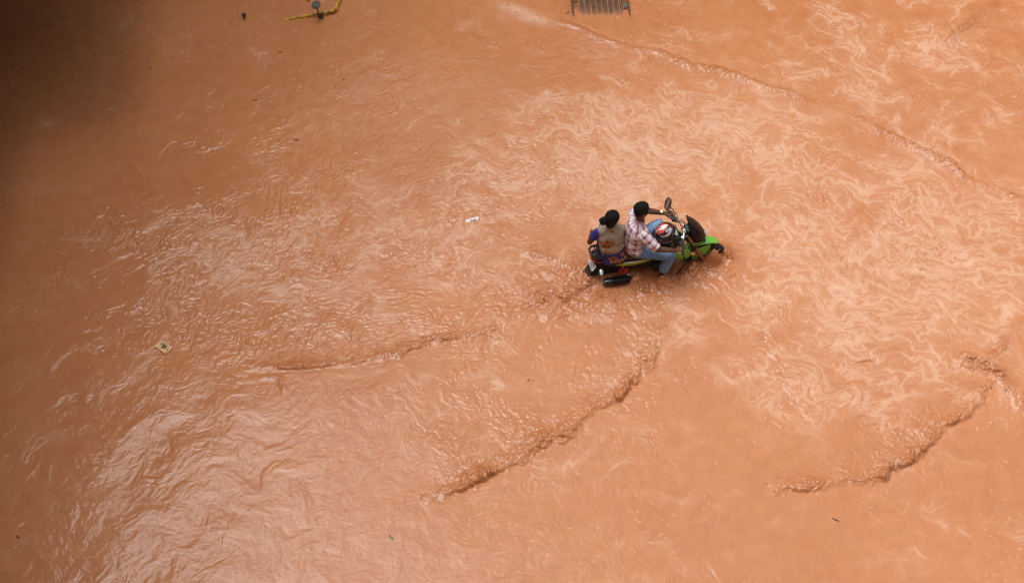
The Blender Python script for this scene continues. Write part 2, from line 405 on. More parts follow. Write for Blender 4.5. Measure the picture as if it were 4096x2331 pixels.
    for (P, wb, wf, ht, ch) in FRONTS:
        lo = P.min(0) - 1.3; hi = P.max(0) + 1.3
        m = (x > lo[0]) & (x < hi[0]) & (y > lo[1]) & (y < hi[1])
        if not m.any(): continue
        sd_, par = seg_dist(x[m], y[m], P); s_ = sd_ + wob[m] * (.35 + min(1, wb / .3) * .65)
        ends = sstep(-.02, .22, par) * sstep(1.02, .82, par) + .001
        amp = ends * (.42 + .58 * sstep(-.5, .5, perlin(x[m] * 1.3, y[m] * 1.3, 35) + .4 * perlin(x[m] * 4, y[m] * 4, 36)))
        far = np.abs(sd_) < 1.2
        back = np.where(s_ > 0, np.exp(-(s_ / wb) ** 1.3 * 1.2), np.exp(-(s_ / wf) ** 2)) * far
        lip = np.where(s_ > 0, np.exp(-((s_ - .03) / (wb * .32)) ** 2), np.exp(-((s_ - .03) / (wf * .55)) ** 2)) * far
        h[m] += amp * (ht * .45 * back + ht * .30 * lip + ch * back ** 1.15 * (.36 * cb[m] + .42 * cf[m]) * (1 + .5 * lip))
        h[m] -= amp * ht * .22 * np.exp(-((s_ + wf * 1.3) / (wf * .9)) ** 2) * far
        churn[m] = np.maximum(churn[m], amp * back)
    # ---- the bike pushing through
    bx, by = to_bike(x, y)
    k = np.exp(-((bx + .15) / 1.35) ** 4 - ((by + .18) / .50) ** 2) + .8 * np.exp(-((bx + 1.55) / .8) ** 2 - ((by + .15) / .5) ** 2) + .8 * np.exp(-((bx - .95) / .28) ** 2 - ((by + .05) / .28) ** 2)
    k = np.clip(k, 0, 1); calm = 1 - np.exp(-((bx + .57) / .30) ** 2 - ((by + .22) / .13) ** 2) * .8
    h += k * calm * (.015 * cb + .016 * cf + .006 + .022 * perlin(ax * 3, ay * 3, 130) + .014 * perlin(ax * 7, ay * 7, 131))
    h -= .015 * np.exp(-((bx + .2) / .5) ** 2 - ((by + .3) / .25) ** 2)
    for (cx_, cy_, rr, hh) in [(-.30, -.24, .05, .10), (-.27, -.36, .07, .05), (.82, -.10, .075, .16), (.90, -.13, .06, .12), (1.06, .0, .10, .08), (.55, -.20, .09, .05), (.0, -.32, .10, .06), (.10, -.34, .10, .085), (-.95, -.12, .1, .035), (.55, -.22, .09, .04)]:
        h += hh * np.exp(-((bx - cx_) ** 2 + (by - cy_) ** 2) / rr ** 2) * (.6 + .7 * np.clip(cb, -.5, 1) + .4 * cf)
    churn = np.maximum(churn, .95 * k * sstep(-.9, .4, cb))
    h += .012 * k
    # ---- foam lying on the surface
    jx = .065 * perlin(x * 4, y * 4, 191) + .04 * perlin(x * 9, y * 9, 193) + .028 * perlin(x * 20, y * 20, 195) + .012 * perlin(x * 45, y * 45, 197)
    jy = .065 * perlin(x * 4, y * 4, 192) + .04 * perlin(x * 9, y * 9, 194) + .028 * perlin(x * 20, y * 20, 196) + .012 * perlin(x * 45, y * 45, 198)
    ln = lambda sc, an, sd_, wd: bl(lambda u, v: np.exp(-(perlin(u * sc + sc * jx, v * sc * an + sc * jy, sd_) / wd) ** 2))      # thread where a noise crosses zero
    clump = perlin(x * .9, y * 1.1, 171) * .6 + .5 * bl(lambda u, v: perlin(u * 2.2, v * 3.4, 172))
    web = bl(lambda u, v: fbm(u * 9 + 4 * jx, v * 13 + 4 * jy, 4, 185, gain=.75, mode=1)); rid2 = web
    clump = clump + .45 * perlin(x * 1.9 + 4, y * 2.3, 173) + .25 * perlin(x * 4.3, y * 5, 174)
    dens = np.clip(foamreg * .62 + .50 * clump + .10 + .10 * sstep(-4, 1, x), 0, 1.1)
    th = .8 * ln(1.1, 2.3, 140, .07) * sstep(.15, .7, dens) + .75 * ln(2.2, 2.4, 143, .10) * sstep(.2, .8, dens) + .6 * ln(4.6, 2.3, 146, .15) * sstep(.25, .9, dens) + .5 * ln(9, 2.2, 149, .2) * sstep(.35, .95, dens)
    blot = sstep(.20, .65, bl(lambda u, v: fbm(u * 1.5 + jx, v * 2.6 + jy, 5, 152, gain=.68)) + .5 * dens - .28) * sstep(.1, .7, dens)
    film = sstep(.3, 1.1, dens) * .10 + .07 * sstep(-.3, .6, bl(lambda u, v: fbm(u * 1.2, v * 3.5, 5, 156, gain=.65)))
    specks = sstep(.36, .60, bl(lambda u, v: fbm(u * 15, v * 24, 2, 180))) * sstep(-.25, .5, perlin(x * .7, y * .8, 181) + .5 * perlin(x * 2, y * 2, 182))
    foam = (.52 * np.clip(th, 0, 1) + .30 * blot) * (.35 + .65 * sstep(-.4, .3, web))
    foam = np.clip(foam * (1 - .5 * churn) + film + .6 * specks, 0, 1)
    for (cx_, cy_, rr) in [(1290, 25, .35), (1330, 45, .35)]:
        foam = np.maximum(foam, .75 * gauss(x, y, cx_, cy_, rr, .12, R(-20)) * sstep(-.1, .5, web) * sstep(-.5, .3, rid2))
    foam = np.clip(foam, 0, 1)
    return h, foam, churn, tm

GX0, GX1, GY0, GY1, ST = -9.2, 9.2, 8.2, 19.7, WATER_STEP
gx = np.arange(GX0, GX1 + ST / 2, ST, dtype=np.float32); gy = np.arange(GY0, GY1 + ST / 2, ST, dtype=np.float32)
XX, YY = np.meshgrid(gx, gy); XX = XX.ravel(); YY = YY.ravel()
hh, foam, churn, tmask = water_fields(XX, YY)
edge = np.minimum.reduce([XX - gx[0], gx[-1] - XX, YY - gy[0], gy[-1] - YY]); hh = hh * sstep(0, .35, edge)
nx, ny = len(gx), len(gy)
HG = hh.reshape(ny, nx)
def water_z(x, y):
    i = int(round((x - gx[0]) / ST)); j = int(round((y - gy[0]) / ST))
    return float(HG[min(max(j, 0), ny - 1), min(max(i, 0), nx - 1)])
# steep water leans over its foot: push the surface sideways a little so crests overhang
dx_ = np.gradient(HG, ST, axis=1); dy_ = np.gradient(HG, ST, axis=0)
lean = np.clip(churn.reshape(ny, nx), 0, 1) * .012
PX = XX - (np.clip(dx_, -1.2, 1.2) * lean).ravel(); PY = YY - (np.clip(dy_, -1.2, 1.2) * lean).ravel()
V = np.stack([PX, PY, hh], 1).astype(np.float32)
idx = np.arange(nx * ny, dtype=np.int32).reshape(ny, nx)
Q = np.stack([idx[:-1, :-1], idx[:-1, 1:], idx[1:, 1:], idx[1:, :-1]], -1).reshape(-1, 4)
# the same sheet carried on to the horizon
B = 400.; xs = [-B, gx[0], gx[-1], B]; ys = [-B, gy[0], gy[-1], B]
ov = np.array([(a, b, 0) for b in ys for a in xs], np.float32); o0 = len(V)
oq = np.array([(o0 + j * 4 + i, o0 + j * 4 + i + 1, o0 + (j + 1) * 4 + i + 1, o0 + (j + 1) * 4 + i) for j in range(3) for i in range(3) if not (i == 1 and j == 1)], np.int32)
V = np.concatenate([V, ov]); Q = np.concatenate([Q, oq])
me = bpy.data.meshes.new('water'); me.vertices.add(len(V)); me.vertices.foreach_set('co', V.ravel())
me.loops.add(Q.size); me.loops.foreach_set('vertex_index', Q.ravel())
me.polygons.add(len(Q)); me.polygons.foreach_set('loop_start', np.arange(0, Q.size, 4, dtype=np.int32)); me.polygons.foreach_set('loop_total', np.full(len(Q), 4, np.int32))
me.polygons.foreach_set('use_smooth', np.ones(len(Q), bool)); me.update(calc_edges=True)
for nm_, arr in (('foam', foam), ('churn', churn)):
    a = me.attributes.new(nm_, 'FLOAT', 'POINT'); a.data.foreach_set('value', np.concatenate([arr, np.zeros(16)]).astype(np.float32))
wm = bpy.data.materials.new('muddy_water'); wm.use_nodes = True; n = wm.node_tree.nodes; L = wm.node_tree.links; b = n['Principled BSDF']
def attr(nm_):
    a = n.new('ShaderNodeAttribute'); a.attribute_name = nm_; return a.outputs['Fac']
geo = n.new('ShaderNodeNewGeometry')
def noise(scale, detail=4):
    q = n.new('ShaderNodeTexNoise'); q.inputs['Scale'].default_value = scale; q.inputs['Detail'].default_value = detail; L.new(geo.outputs['Position'], q.inputs['Vector']); return q.outputs['Fac']
def mixc(fac, a, c):
    q = n.new('ShaderNodeMix'); q.data_type = 'RGBA'
    L.new(fac, q.inputs[0])
    for i, s_ in ((6, a), (7, c)):
        if isinstance(s_, tuple): q.inputs[i].default_value = (*s_, 1)
        else: L.new(s_, q.inputs[i])
    return q.outputs[2]
def mrange(v, a, c, lo, hi):
    q = n.new('ShaderNodeMapRange'); L.new(v, q.inputs[0]); q.inputs[1].default_value = a; q.inputs[2].default_value = c; q.inputs[3].default_value = lo; q.inputs[4].default_value = hi; return q.outputs[0]
mud = mixc(mrange(noise(.45, 6), .35, .65, 0, 1), MUD_A, MUD_B)
mud = mixc(mrange(noise(5, 8), .35, .65, 0, .55), mud, MUD_C)
mud = mixc(mrange(attr('churn'), 0, 1, 0, .7), mud, MUD_CHURN)
mud = mixc(attr('foam'), mud, FOAM)
L.new(mud, b.inputs['Base Color'])
b.inputs['IOR'].default_value = 1.40
L.new(mrange(attr('foam'), 0, 1, .13, .5), b.inputs['Roughness'])
bu = n.new('ShaderNodeBump'); bu.inputs['Strength'].default_value = .5; bu.inputs['Distance'].default_value = .004
L.new(noise(38, 5), bu.inputs['Height']); L.new(bu.outputs[0], b.inputs['Normal'])
me.materials.append(wm)
water = bpy.data.objects.new('water', me); COL.objects.link(water)
tag(water, 'churning orange muddy flood water covering the whole street', None, None, 'structure')
del XX, YY, PX, PY, V, Q, dx_, dy_
# ------------------------------------------------------------------ street under the water, buildings round it
def sheet(name, z, mat, label):
    me = bpy.data.meshes.new(name); me.from_pydata([(-400, -400, z), (400, -400, z), (400, 400, z), (-400, 400, z)], [], [(0, 1, 2, 3)])
    me.materials.append(M[mat]); o = bpy.data.objects.new(name, me); COL.objects.link(o); tag(o, label, None, None, 'structure'); return o
M['asphalt'] = principled('asphalt', (.05, .045, .04), .9, var=.3, bump=.3)
sheet('road', -.34, 'asphalt', 'asphalt road hidden under the flood water')
M['facade_dark'] = principled('stained_concrete', (.065, .048, .035), .85, var=.35, vscale=1.2, bump=.3, bscale=20)
M['facade_warm'] = principled('ochre_plaster', (.62, .44, .28), .85, var=.15, vscale=.8, bump=.2, bscale=25)
M['window_glass'] = principled('window_glass', (.03, .035, .04), .08, coat=.3)
M['frame_paint'] = principled('window_frame_paint', (.12, .07, .04), .5)
M['slab'] = principled('soffit_concrete', (.055, .042, .034), .9, var=.3)
def building(name, label, p0, p1, depth, height, storeys, wallmat, bay=3.0):
    """front face from p0 to p1 (ground points); body extends to the left of p0->p1"""
    a = np.array([*p0, 0.]); c = np.array([*p1, 0.]); L_ = np.linalg.norm(c - a); u = (c - a) / L_; nrm = np.array([u[1], -u[0], 0.])
    t = thing(name, (a[0], a[1], -.34), label, 'building')
    rot = np.stack([u, nrm, [0, 0, 1]], 1)
    def B_(uc, nc, zc, hu, hn, hz): return prim_box(a + u * uc + nrm * nc + np.array([0, 0, zc]), (hu, hn, hz), rot)
    part('wall', [B_(L_ / 2, -depth / 2, (height - .34) / 2, L_ / 2, depth / 2, (height + .34) / 2)], wallmat, t, smooth=False)
    part('roof', [B_(L_ / 2, -depth / 2, height + .15, L_ / 2 + .25, depth / 2 + .25, .148)], 'slab', t, smooth=False)
    sh = height / storeys; nb = int(L_ // bay)
    for s_ in range(storeys):
        part('floor_band', [B_(L_ / 2, .05, s_ * sh + .1 if s_ else .45, L_ / 2, .048, .1)], 'slab', t, smooth=False)
        for i in range(nb):
            uc = (i + .5) * L_ / nb; z = s_ * sh + sh * .55
            f_ = part('window', [B_(uc - .62, .04, z, .04, .038, .75), B_(uc + .62, .04, z, .04, .038, .75), B_(uc, .04, z + .71, .58, .036, .04), B_(uc, .04, z - .71, .58, .036, .04), B_(uc, .04, z, .025, .03, .67)], 'frame_paint', t, smooth=False)
            part('pane', [B_(uc, .012, z, .58, .01, .67)], 'window_glass', f_, smooth=False)
    return t, B_
t, B_ = building('corner_building', 'dark stained concrete block standing at the left end of the flooded street', (-13.2, 10.6), (-4.4, 27.9), 9, 15.5, 4, 'facade_dark')
part('shade_slab', [B_(9.7, .8, 4.6, 9.6, .8, .12)], 'slab', t, smooth=False)  # overhang added out of view to keep sky off the upper left water
building('street_building', 'ochre plastered building across the flooded street', (-4.2, 28.4), (24, 28.4), 8, 11.5, 4, 'facade_warm')
building('side_shade_block', 'unseen brown wing added along the left side to shade the flooded street', (-7.2, 1.0), (-8.9, 16.6), 6, 13.5, 4, 'facade_dark')  # unseen wing, added to block sky and darken the left edge
t, B_ = building('roof_terrace_building', 'plain block behind the camera with an added overhang shading the near water', (16, -.7), (-14, -.7), 9, 17.4, 5, 'facade_warm')
part('shade_eave', [B_(15, 1.6, 20.2, 15.5, 2.2, .12)], 'slab', t, smooth=False)  # overhang added above the view to dim the nearest water
for uc in (3, 12, 18, 27): part('shade_eave_post', [B_(uc, .3, 18.85, .12, .12, 1.2)], 'slab', t, smooth=False)  # posts carrying the added overhang
# unseen roof slabs added to darken the far left corner of the water
t = thing('corner_shade_slab', (-9.6, 17.5, -.34), 'unseen low dark roof added to shade the far left corner of the street', 'shade_slab')
part('roof', [prim_box((-8.45, 18.9, 2.5), (2.55, 2.5, .10)), prim_box((-8.6, 14.9, 2.5), (1.3, 1.498, .10))], 'slab', t, smooth=False)
# ------------------------------------------------------------------ steelwork standing in the water
M['pale_rust'] = principled('pale_rusty_steel', (.34, .24, .17), .5, metal=.2, var=.4, vscale=22, bump=.3)
# drain grate: sloping trash rack rising out of the flood
gr = thing('drain_grate', (1.42, 18.6, -.1), 'rusty steel bar grate sloping up out of the orange water', 'grate')
def gpt(x, z): return (x - .15 * 2 * z * (1.0), 18.55 + 2.0 * z, z)       # a point of the rack plane: rises 0.5 m per metre
for i in range(23):
    x = 1.085 + i * (1.752 - 1.085) / 22; j = .006 * math.sin(i * 7.3)
    part('bar', [prim_loft([(np.array(gpt(x + j, -.12)) - [0, -.008, .016], (.0050, 0, 0), (0, -.012, .026), 8), (np.array(gpt(x, .45)) - [0, -.008, .016], (.0050, 0, 0), (0, -.012, .026), 8)], seg=12), prim_tube([gpt(x + j, -.12), gpt(x, .45)], .0068 + .001 * math.sin(i * 3.1), seg=8)], 'rust' if i % 3 else 'pale_rust', gr)
for x, z0 in ((.975, -.12), (1.872, -.10)):
    a = gpt(x, z0); b = gpt(x, .45)
    part('side_rail', [prim_loft([(a, (.010, 0, 0), (0, -.012, .026), 6), (b, (.010, 0, 0), (0, -.012, .026), 6)], seg=12)], 'dark_rust', gr)
for z, x0, x1 in ((.078, .985, 1.09), (.135, 1.09, 1.76), (.10, 1.76, 1.865)):
    q0 = np.array(gpt(x0, z)) - [0, -.004, .016]; q1 = np.array(gpt(x1, z + .01)) - [0, -.004, .016]
    part('cross_bar', [prim_tube([q0, q1], .010, seg=8)], 'dark_rust', gr)
for x0, x1, z0, z1 in ((1.79, 1.85, .045, .085), (1.0, 1.05, .125, .2), (1.79, 1.85, .115, .2)):
    c = (np.array(gpt(x0, z0)) + gpt(x1, z1)) / 2 - [0, 0, .02]
    part('plate', [prim_box(c, ((x1 - x0) / 2, (z1 - z0), .004), Matrix.Rotation(R(26.5), 3, 'X'))], 'grey_metal', gr, smooth=False)
# round-headed post
pt = thing('round_head_post', (-3.02, 18.43, -.34), 'grey ribbed round head on a thin rusty stem beside the yellow kerb frame', 'post')
part('stem', [prim_lathe((-3.02, 18.43, -.34), (-.10, .02, 1), [(0, .030), (.30, .024), (.37, .013), (.42, .010), (.56, .012), (.60, .022)], seg=14)], 'dark_rust', pt)
top = np.array([-3.02, 18.43, -.34]) + np.array([-.10, .02, 1]) / 1.005 * .60
part('head', [prim_lathe(top, (-.14, -.10, 1), [(0, .03), (.004, .058), (.012, .070), (.034, .072), (.044, .069), (.048, .060), (.040, .056), (.040, .042), (.047, .038), (.047, .030), (.040, .026), (.040, .014), (.046, .010), (.047, .001)], seg=30)], 'grey_metal', pt)
part('foot_bracket', [prim_poly([(-3.075, 18.46, .075), (-2.985, 18.46, .065), (-3.0, 18.42, -.02), (-3.03, 18.42, -.02)], (0, 1, 0), .02)], 'dark_rust', pt)
# ball-headed stub
bp = thing('ball_head_post', (-4.244, 18.42, -.34), 'small dark ball-headed stub poking out of the shaded water', 'post')
part('stem', [prim_tube([(-4.244, 18.42, -.34), (-4.244, 18.42, .05)], .013, seg=10)], 'dark_rust', bp)
part('ball', [prim_ell((-4.246, 18.43, .078), (.036, .036, .038)), prim_ell((-4.278, 18.425, .085), (.010, .010, .012), seg=10, rings=6)], 'dark_rust', bp)
# yellow kerb frame
M['yellow'] = principled('chipped_yellow_paint', (.58, .33, .03), .55, var=.18, vscale=14, bump=.3)
_n = M['yellow'].node_tree; _b = _n.nodes['Principled BSDF']; _s = _b.inputs['Base Color'].links[0].from_socket
_t = _n.nodes.new('ShaderNodeTexCoord'); _q = _n.nodes.new('ShaderNodeTexNoise'); _q.inputs['Scale'].default_value = 16; _q.inputs['Detail'].default_value = 8; _q.inputs['Roughness'].default_value = .7
_n.links.new(_t.outputs['Object'], _q.inputs['Vector'])
_r = _n.nodes.new('ShaderNodeMapRange'); _r.inputs[1].default_value = .49; _r.inputs[2].default_value = .57; _n.links.new(_q.outputs['Fac'], _r.inputs[0])
_m = _n.nodes.new('ShaderNodeMix'); _m.data_type = 'RGBA'; _n.links.new(_r.outputs[0], _m.inputs[0]); _n.links.new(_s, _m.inputs[6]); _m.inputs[7].default_value = (.14, .065, .02, 1)
_n.links.new(_m.outputs[2], _b.inputs['Base Color'])
yk = thing('kerb_frame', (-2.82, 18.54, -.34), 'chipped yellow kerb bar with a sharp corner rising from the water', 'kerb')
def bar(p0, p1, w_, d0, d1):
    p0 = np.array(p0, float); p1 = np.array(p1, float); u = (p1 - p0)[:2]; u /= np.linalg.norm(u); s_ = np.array([-u[1], u[0], 0]) * w_
    return prim_loft([(p0 - [0, 0, d0 / 2], s_, (0, 0, d0 / 2), 8), ((p0 + p1) / 2 - [0, 0, (d0 + d1) / 4], s_, (0, 0, (d0 + d1) / 4), 8), (p1 - [0, 0, d1 / 2], s_, (0, 0, d1 / 2), 8)], seg=16)
part('long_bar', [bar((-3.62, 18.40, .004), (-2.82, 18.545, .080), .022, .12, .20)], 'yellow', yk)
part('side_bar', [bar((-2.812, 18.565, .080), (-2.60, 19.6, .12), .026, .19, .20)], 'yellow', yk)
ys = thing('kerb_stub', (-3.27, 18.86, -.34), 'small yellow kerb end just behind the round-headed post', 'kerb')
part('bar', [bar((-3.262, 18.80, .04), (-3.20, 19.25, .06), .020, .12, .12)], 'yellow', ys)

# floating number plate
M['bright_white'] = principled('bright_white', (.82, .82, .80), .4, var=.03)
def floating(name, px, py, label, cat, z=.0):
    x, y, _ = ground_at(px, py); zz = water_z(x, y) + z
    return thing(name, (x, y, zz), label, cat), np.array([x, y, zz])
t, c = floating('number_plate', 472.6, 220.2, 'white plate with black figures half sunk in the churning water', 'plate')
u = np.array([.19, .064, 0]); u /= np.linalg.norm(u); v = np.array([-.32, .95, 0]) ; v = v - u * v.dot(u); v /= np.linalg.norm(v); v = v * .50 + np.array([0, 0, .30]); v /= np.linalg.norm(v)
nn = np.cross(u, v); c = c - v * .018
part('sheet', [prim_poly([c + u * a + v * b_ for a, b_ in ((-.096, -.10), (.096, -.10), (.100, -.09), (.100, .050), (.096, .054), (-.092, .054), (-.100, .046), (-.100, -.09))], nn, .003)], 'bright_white', t, smooth=False)
part('writing', [text_prim('88 1', .085, c + u * .042 - v * .006 + nn * .0022, u, v, bold=.002)], 'ink', t, smooth=False)
part('bolt', [prim_lathe(c - u * .022 + v * .030 + nn * .0015, nn, [(0, .004), (.001, .004)], seg=10)], 'ink', t, smooth=False)
# floating packet
t, c = floating('packet', 163.8, 347, 'small cream cardboard packet with olive print floating flat', 'packet', .006)
u = np.array([-4.622 + 4.788, 12.119 - 12.25, 0]); lu_ = np.linalg.norm(u) / 2; u /= np.linalg.norm(u); v = np.array([-u[1], u[0], 0]); lv_ = .062
M['card'] = principled('cream_card', (.68, .40, .17), .55, var=.2, vscale=9); M['olive_ink'] = principled('olive_ink', (.13, .085, .03), .6, var=.3); M['pale_rim'] = principled('pale_rim', (.75, .58, .36), .5, var=.1)
part('box', [prim_box(c, (lu_, lv_, .010), np.stack([u, v, [0, 0, 1]], 1))], 'card', t, smooth=False, bevel=.003)
part('rim', [prim_tube([c + u * a * lu_ + v * b_ * lv_ + np.array([0, 0, .011]) for a, b_ in ((-1, -1), (1, -1), (1, 1), (-1, 1), (-1, -1))], .0035, seg=6)], 'pale_rim', t)
pr = []
for k, (a, b_, w_, l_) in enumerate([(-.55, .30, .02, .022), (-.2, .35, .026, .030), (.05, .15, .022, .034), (.28, .2, .018, .026), (-.1, -.15, .02, .02), (.72, -.1, .012, .040)]):
    q = c + u * a * lu_ + v * b_ * lv_ + np.array([0, 0, .0115 + .0004 * k]); pr.append(prim_box(q, (w_ * .5, l_, .0008), Matrix.Rotation(math.atan2(u[1], u[0]) + .25, 3, 'Z')))
part('print', pr, 'olive_ink', t, smooth=False)
# ------------------------------------------------------------------ the motorcycle
M['fairing_black'] = principled('fairing_black', (.006, .006, .0065), .28, var=.2, spec=.22)
bk = thing('motorcycle', (0, 0, .0), 'green and black motorcycle with orange indicators wading through the flood', 'motorcycle', BIKE)
def wheel(x, z, r, w_, name='wheel'):
    tor = []; 
    prof = [(-w_ * .95, r - .07), (-w_, r - .045), (-w_ * .75, r - .012), (0, r), (w_ * .75, r - .012), (w_, r - .045), (w_ * .95, r - .07)]
    rim = part('wheel', [prim_lathe((x, 0, z), (0, 1, 0), [(-.03, r - .09), (-.034, r - .068), (0, r - .064), (.034, r - .068), (.03, r - .09), (-.03, r - .09)], seg=40)], 'steel', bk)
    V, F = prim_lathe((x, 0, z), (0, 1, 0), prof + [(0, r - .075)], seg=48)
    part('tyre', [(V, F)], 'rubber', rim)
    blocks = []
    for k in range(52):
        a = 2 * math.pi * k / 52
        for s_ in (-1, 1):
            cx, cz = x + (r - .0015) * math.cos(a + s_ * .03), z + (r - .0015) * math.sin(a + s_ * .03)
            rot = Matrix.Rotation(-a, 3, 'Y') @ Matrix.Rotation(s_ * .35, 3, 'Z')
            blocks.append(prim_box((cx - .004 * math.cos(a), s_ * w_ * .42, cz - .004 * math.sin(a)), (.005, w_ * .30, .011), rot))
    part('tread', blocks, 'rubber', rim, smooth=False)
    sp = []
    for k in range(5):
        a = 2 * math.pi * k / 5 + .3
        sp.append(prim_capsule((x + .04 * math.cos(a), 0, z + .04 * math.sin(a)), (x + (r - .08) * math.cos(a), 0, z + (r - .08) * math.sin(a)), .016, .011, seg=8))
    part('spokes', sp + [prim_lathe((x, 0, z), (0, 1, 0), [(-.06, .03), (-.05, .055), (.05, .055), (.06, .03)], seg=20)], 'matt_black', rim)
wheel(.765, .31, .315, .045)
wheel(-.62, .31, .315, .055)
# front mudguard: shell bent over the tyre
secs = []
for a in np.linspace(R(66), R(158), 12):
    tt = (a - R(66)) / R(92); rr = .372 + .038 * math.sin(min(1, tt * 1.2) * math.pi * .75)
    wd = .052 + .022 * min(1, tt * 4)
    c_ = (.765 + rr * math.cos(a), 0, .31 + rr * math.sin(a)); nv = (math.cos(a) * .016, 0, math.sin(a) * .016)
    secs.append((c_, (0, wd, 0), nv, 2.6))
part('front_mudguard', [prim_loft(secs, seg=24)], 'green', bk)
for s_ in (-1, 1):
    part('mudguard_side', [prim_loft([((.80, s_ * .062, .615), (.012, 0, 0), (0, .006, .05), 3), ((.70, s_ * .072, .56), (.075, 0, 0), (0, .006, .085), 3), ((.60, s_ * .072, .50), (.045, 0, 0), (0, .006, .09), 3), ((.565, s_ * .066, .44), (.012, 0, 0), (0, .005, .05), 3)], seg=20)], 'green', bk)
    lf = part('fork', [prim_tube([(.440, s_ * .095, .99), (.575, s_ * .095, .715)], .0175, seg=16)], 'bronze', bk)
    part('fork_slider', [prim_tube([(.572, s_ * .095, .72), (.60, s_ * .095, .66), (.765, s_ * .095, .31)], [.024, .026, .024], seg=16)], 'bronze' if s_ < 0 else 'matt_black', lf)
    part('fork_seal', [prim_tube([(.560, s_ * .095, .745), (.584, s_ * .095, .695)], .0275, seg=16)], 'rubber', lf)
part('brake_caliper', [prim_box((.735, -.128, .335), (.030, .018, .040), Matrix.Rotation(R(25), 3, 'Y'))], 'matt_black', bk, bevel=.006)
part('fork_clamp', [prim_box((.425, 0, .995), (.035, .115, .014), Matrix.Rotation(R(25), 3, 'Y')), prim_box((.50, 0, .83), (.035, .115, .016), Matrix.Rotation(R(25), 3, 'Y'))], 'gloss_black', bk, bevel=.008)
part('fork_cap', [prim_lathe((.423, s_ * .095, 1.0), (-.43, 0, .9), [(0, .022), (.012, .022), (.016, .014), (.02, .013)], seg=16) for s_ in (-1, 1)], 'chrome', bk)
part('ignition_lock', [prim_lathe((.40, 0, 1.01), (-.43, 0, .9), [(0, .024), (.02, .024), (.024, .018)], seg=18)], 'chrome', bk)
# bars
hb = [(.315, .36, .975), (.335, .22, 1.0), (.375, .12, 1.045), (.40, .05, 1.05), (.40, -.05, 1.05), (.375, -.12, 1.045), (.33, -.22, 1.01), (.30, -.36, .985)]
part('handlebar', [prim_tube(hb, .0125, seg=14)], 'chrome', bk)
part('bar_clamp', [prim_box((.402, .045, 1.052), (.020, .018, .022)), prim_box((.402, -.045, 1.052), (.020, .018, .022))], 'chrome', bk, bevel=.005)
part('bar_pad', [prim_box((.385, .012, 1.078), (.016, .032, .007), Matrix.Rotation(R(12), 3, 'Z'))], 'red_plastic', bk, bevel=.003)
for s_, gx_, gz in ((1, .322, .975), (-1, .305, .985)):
    part('grip', [prim_tube([(gx_, s_ * .255, gz + .012), (gx_ - .008, s_ * .385, gz)], .0175, seg=16), prim_lathe((gx_ - .008, s_ * .385, gz), (0, s_, 0), [(0, .02), (.012, .02), (.014, .012)], seg=16)], 'rubber', bk)
    sw = part('switch_box', [prim_box((gx_ + .006, s_ * .225, gz + .018), (.026, .028, .024), Matrix.Rotation(s_ * -.25, 3, 'Z')), prim_box((gx_ + .035, s_ * .185, gz + .026), (.016, .022, .016)), prim_box((gx_ + .04, s_ * .245, gz + .02), (.018, .012, .012))], 'black_plastic', bk, bevel=.006)
    part('lever', [prim_tube([(gx_ + .045, s_ * .20, gz + .018), (gx_ + .075, s_ * .25, gz + .008), (gx_ + .078, s_ * .32, gz - .004), (gx_ + .070, s_ * .375, gz - .008)], [.009, .008, .0065, .0085], seg=10)], 'gloss_black' if s_ < 0 else 'steel', bk)
    part('cable', [prim_tube([(gx_ + .05, s_ * .19, gz + .02), (gx_ + .10, s_ * .13, gz + .05), (.47, s_ * .07, 1.0), (.50, s_ * .03, .88)], .0045, seg=8)], 'rubber', bk)
part('brake_reservoir', [prim_lathe((.345, -.165, 1.04), (0, 0, 1), [(0, .024), (.03, .026), (.034, .022)], seg=18)], 'chrome', bk)
# mirrors
def mirror(c, n_, up, w_, h_, stem, mat_back='gloss_black'):
    n_ = np.array(n_, float); n_ /= np.linalg.norm(n_); up = np.array(up, float); up -= n_ * up.dot(n_); up /= np.linalg.norm(up); rt = np.cross(up, n_); c = np.array(c, float)
    def ring(k, e): 
        return [c + n_ * e + rt * w_ * k * (math.copysign(abs(math.cos(a)) ** .8, math.cos(a)) + .18 * math.sin(a)) + up * h_ * k * math.copysign(abs(math.sin(a)) ** .85, math.sin(a)) for a in np.linspace(0, 2 * math.pi, 28, endpoint=False)]
    V = []; F = []
    for k, e in ((.05, -.030), (.6, -.027), (.9, -.016), (1.0, 0), (.97, .004), (.90, .002)): V += ring(k, e)
    nr = 6; seg = 28
    for i in range(nr - 1):
        for k in range(seg): F.append((i * seg + k, (i + 1) * seg + k, (i + 1) * seg + (k + 1) % seg, i * seg + (k + 1) % seg))
    F.append(tuple(range(seg))); F.append(tuple((nr - 1) * seg + k for k in range(seg)))
    m_ = part('mirror', [(np.array([tuple(v) for v in V]), F)], mat_back, bk)
    part('mirror_glass', [prim_poly(ring(.90, .004), n_, .002)], 'glass_mirror', m_)
    part('mirror_stem', [prim_tube(stem, [.010, .0075, .0065, .009], seg=10)], 'gloss_black', m_)
mirror((.275, .385, 1.15), (-.80, -.45, .35), (-.05, .25, 1), .056, .105, [(.34, .24, 1.0), (.355, .28, 1.03), (.345, .34, 1.06), (.30, .38, 1.10)])
mirror((.300, -.315, 1.10), (-.85, .25, -.25), (.05, -.12, 1), .050, .095, [(.33, -.235, 1.0), (.345, -.26, 1.03), (.34, -.29, 1.06), (.315, -.31, 1.08)])
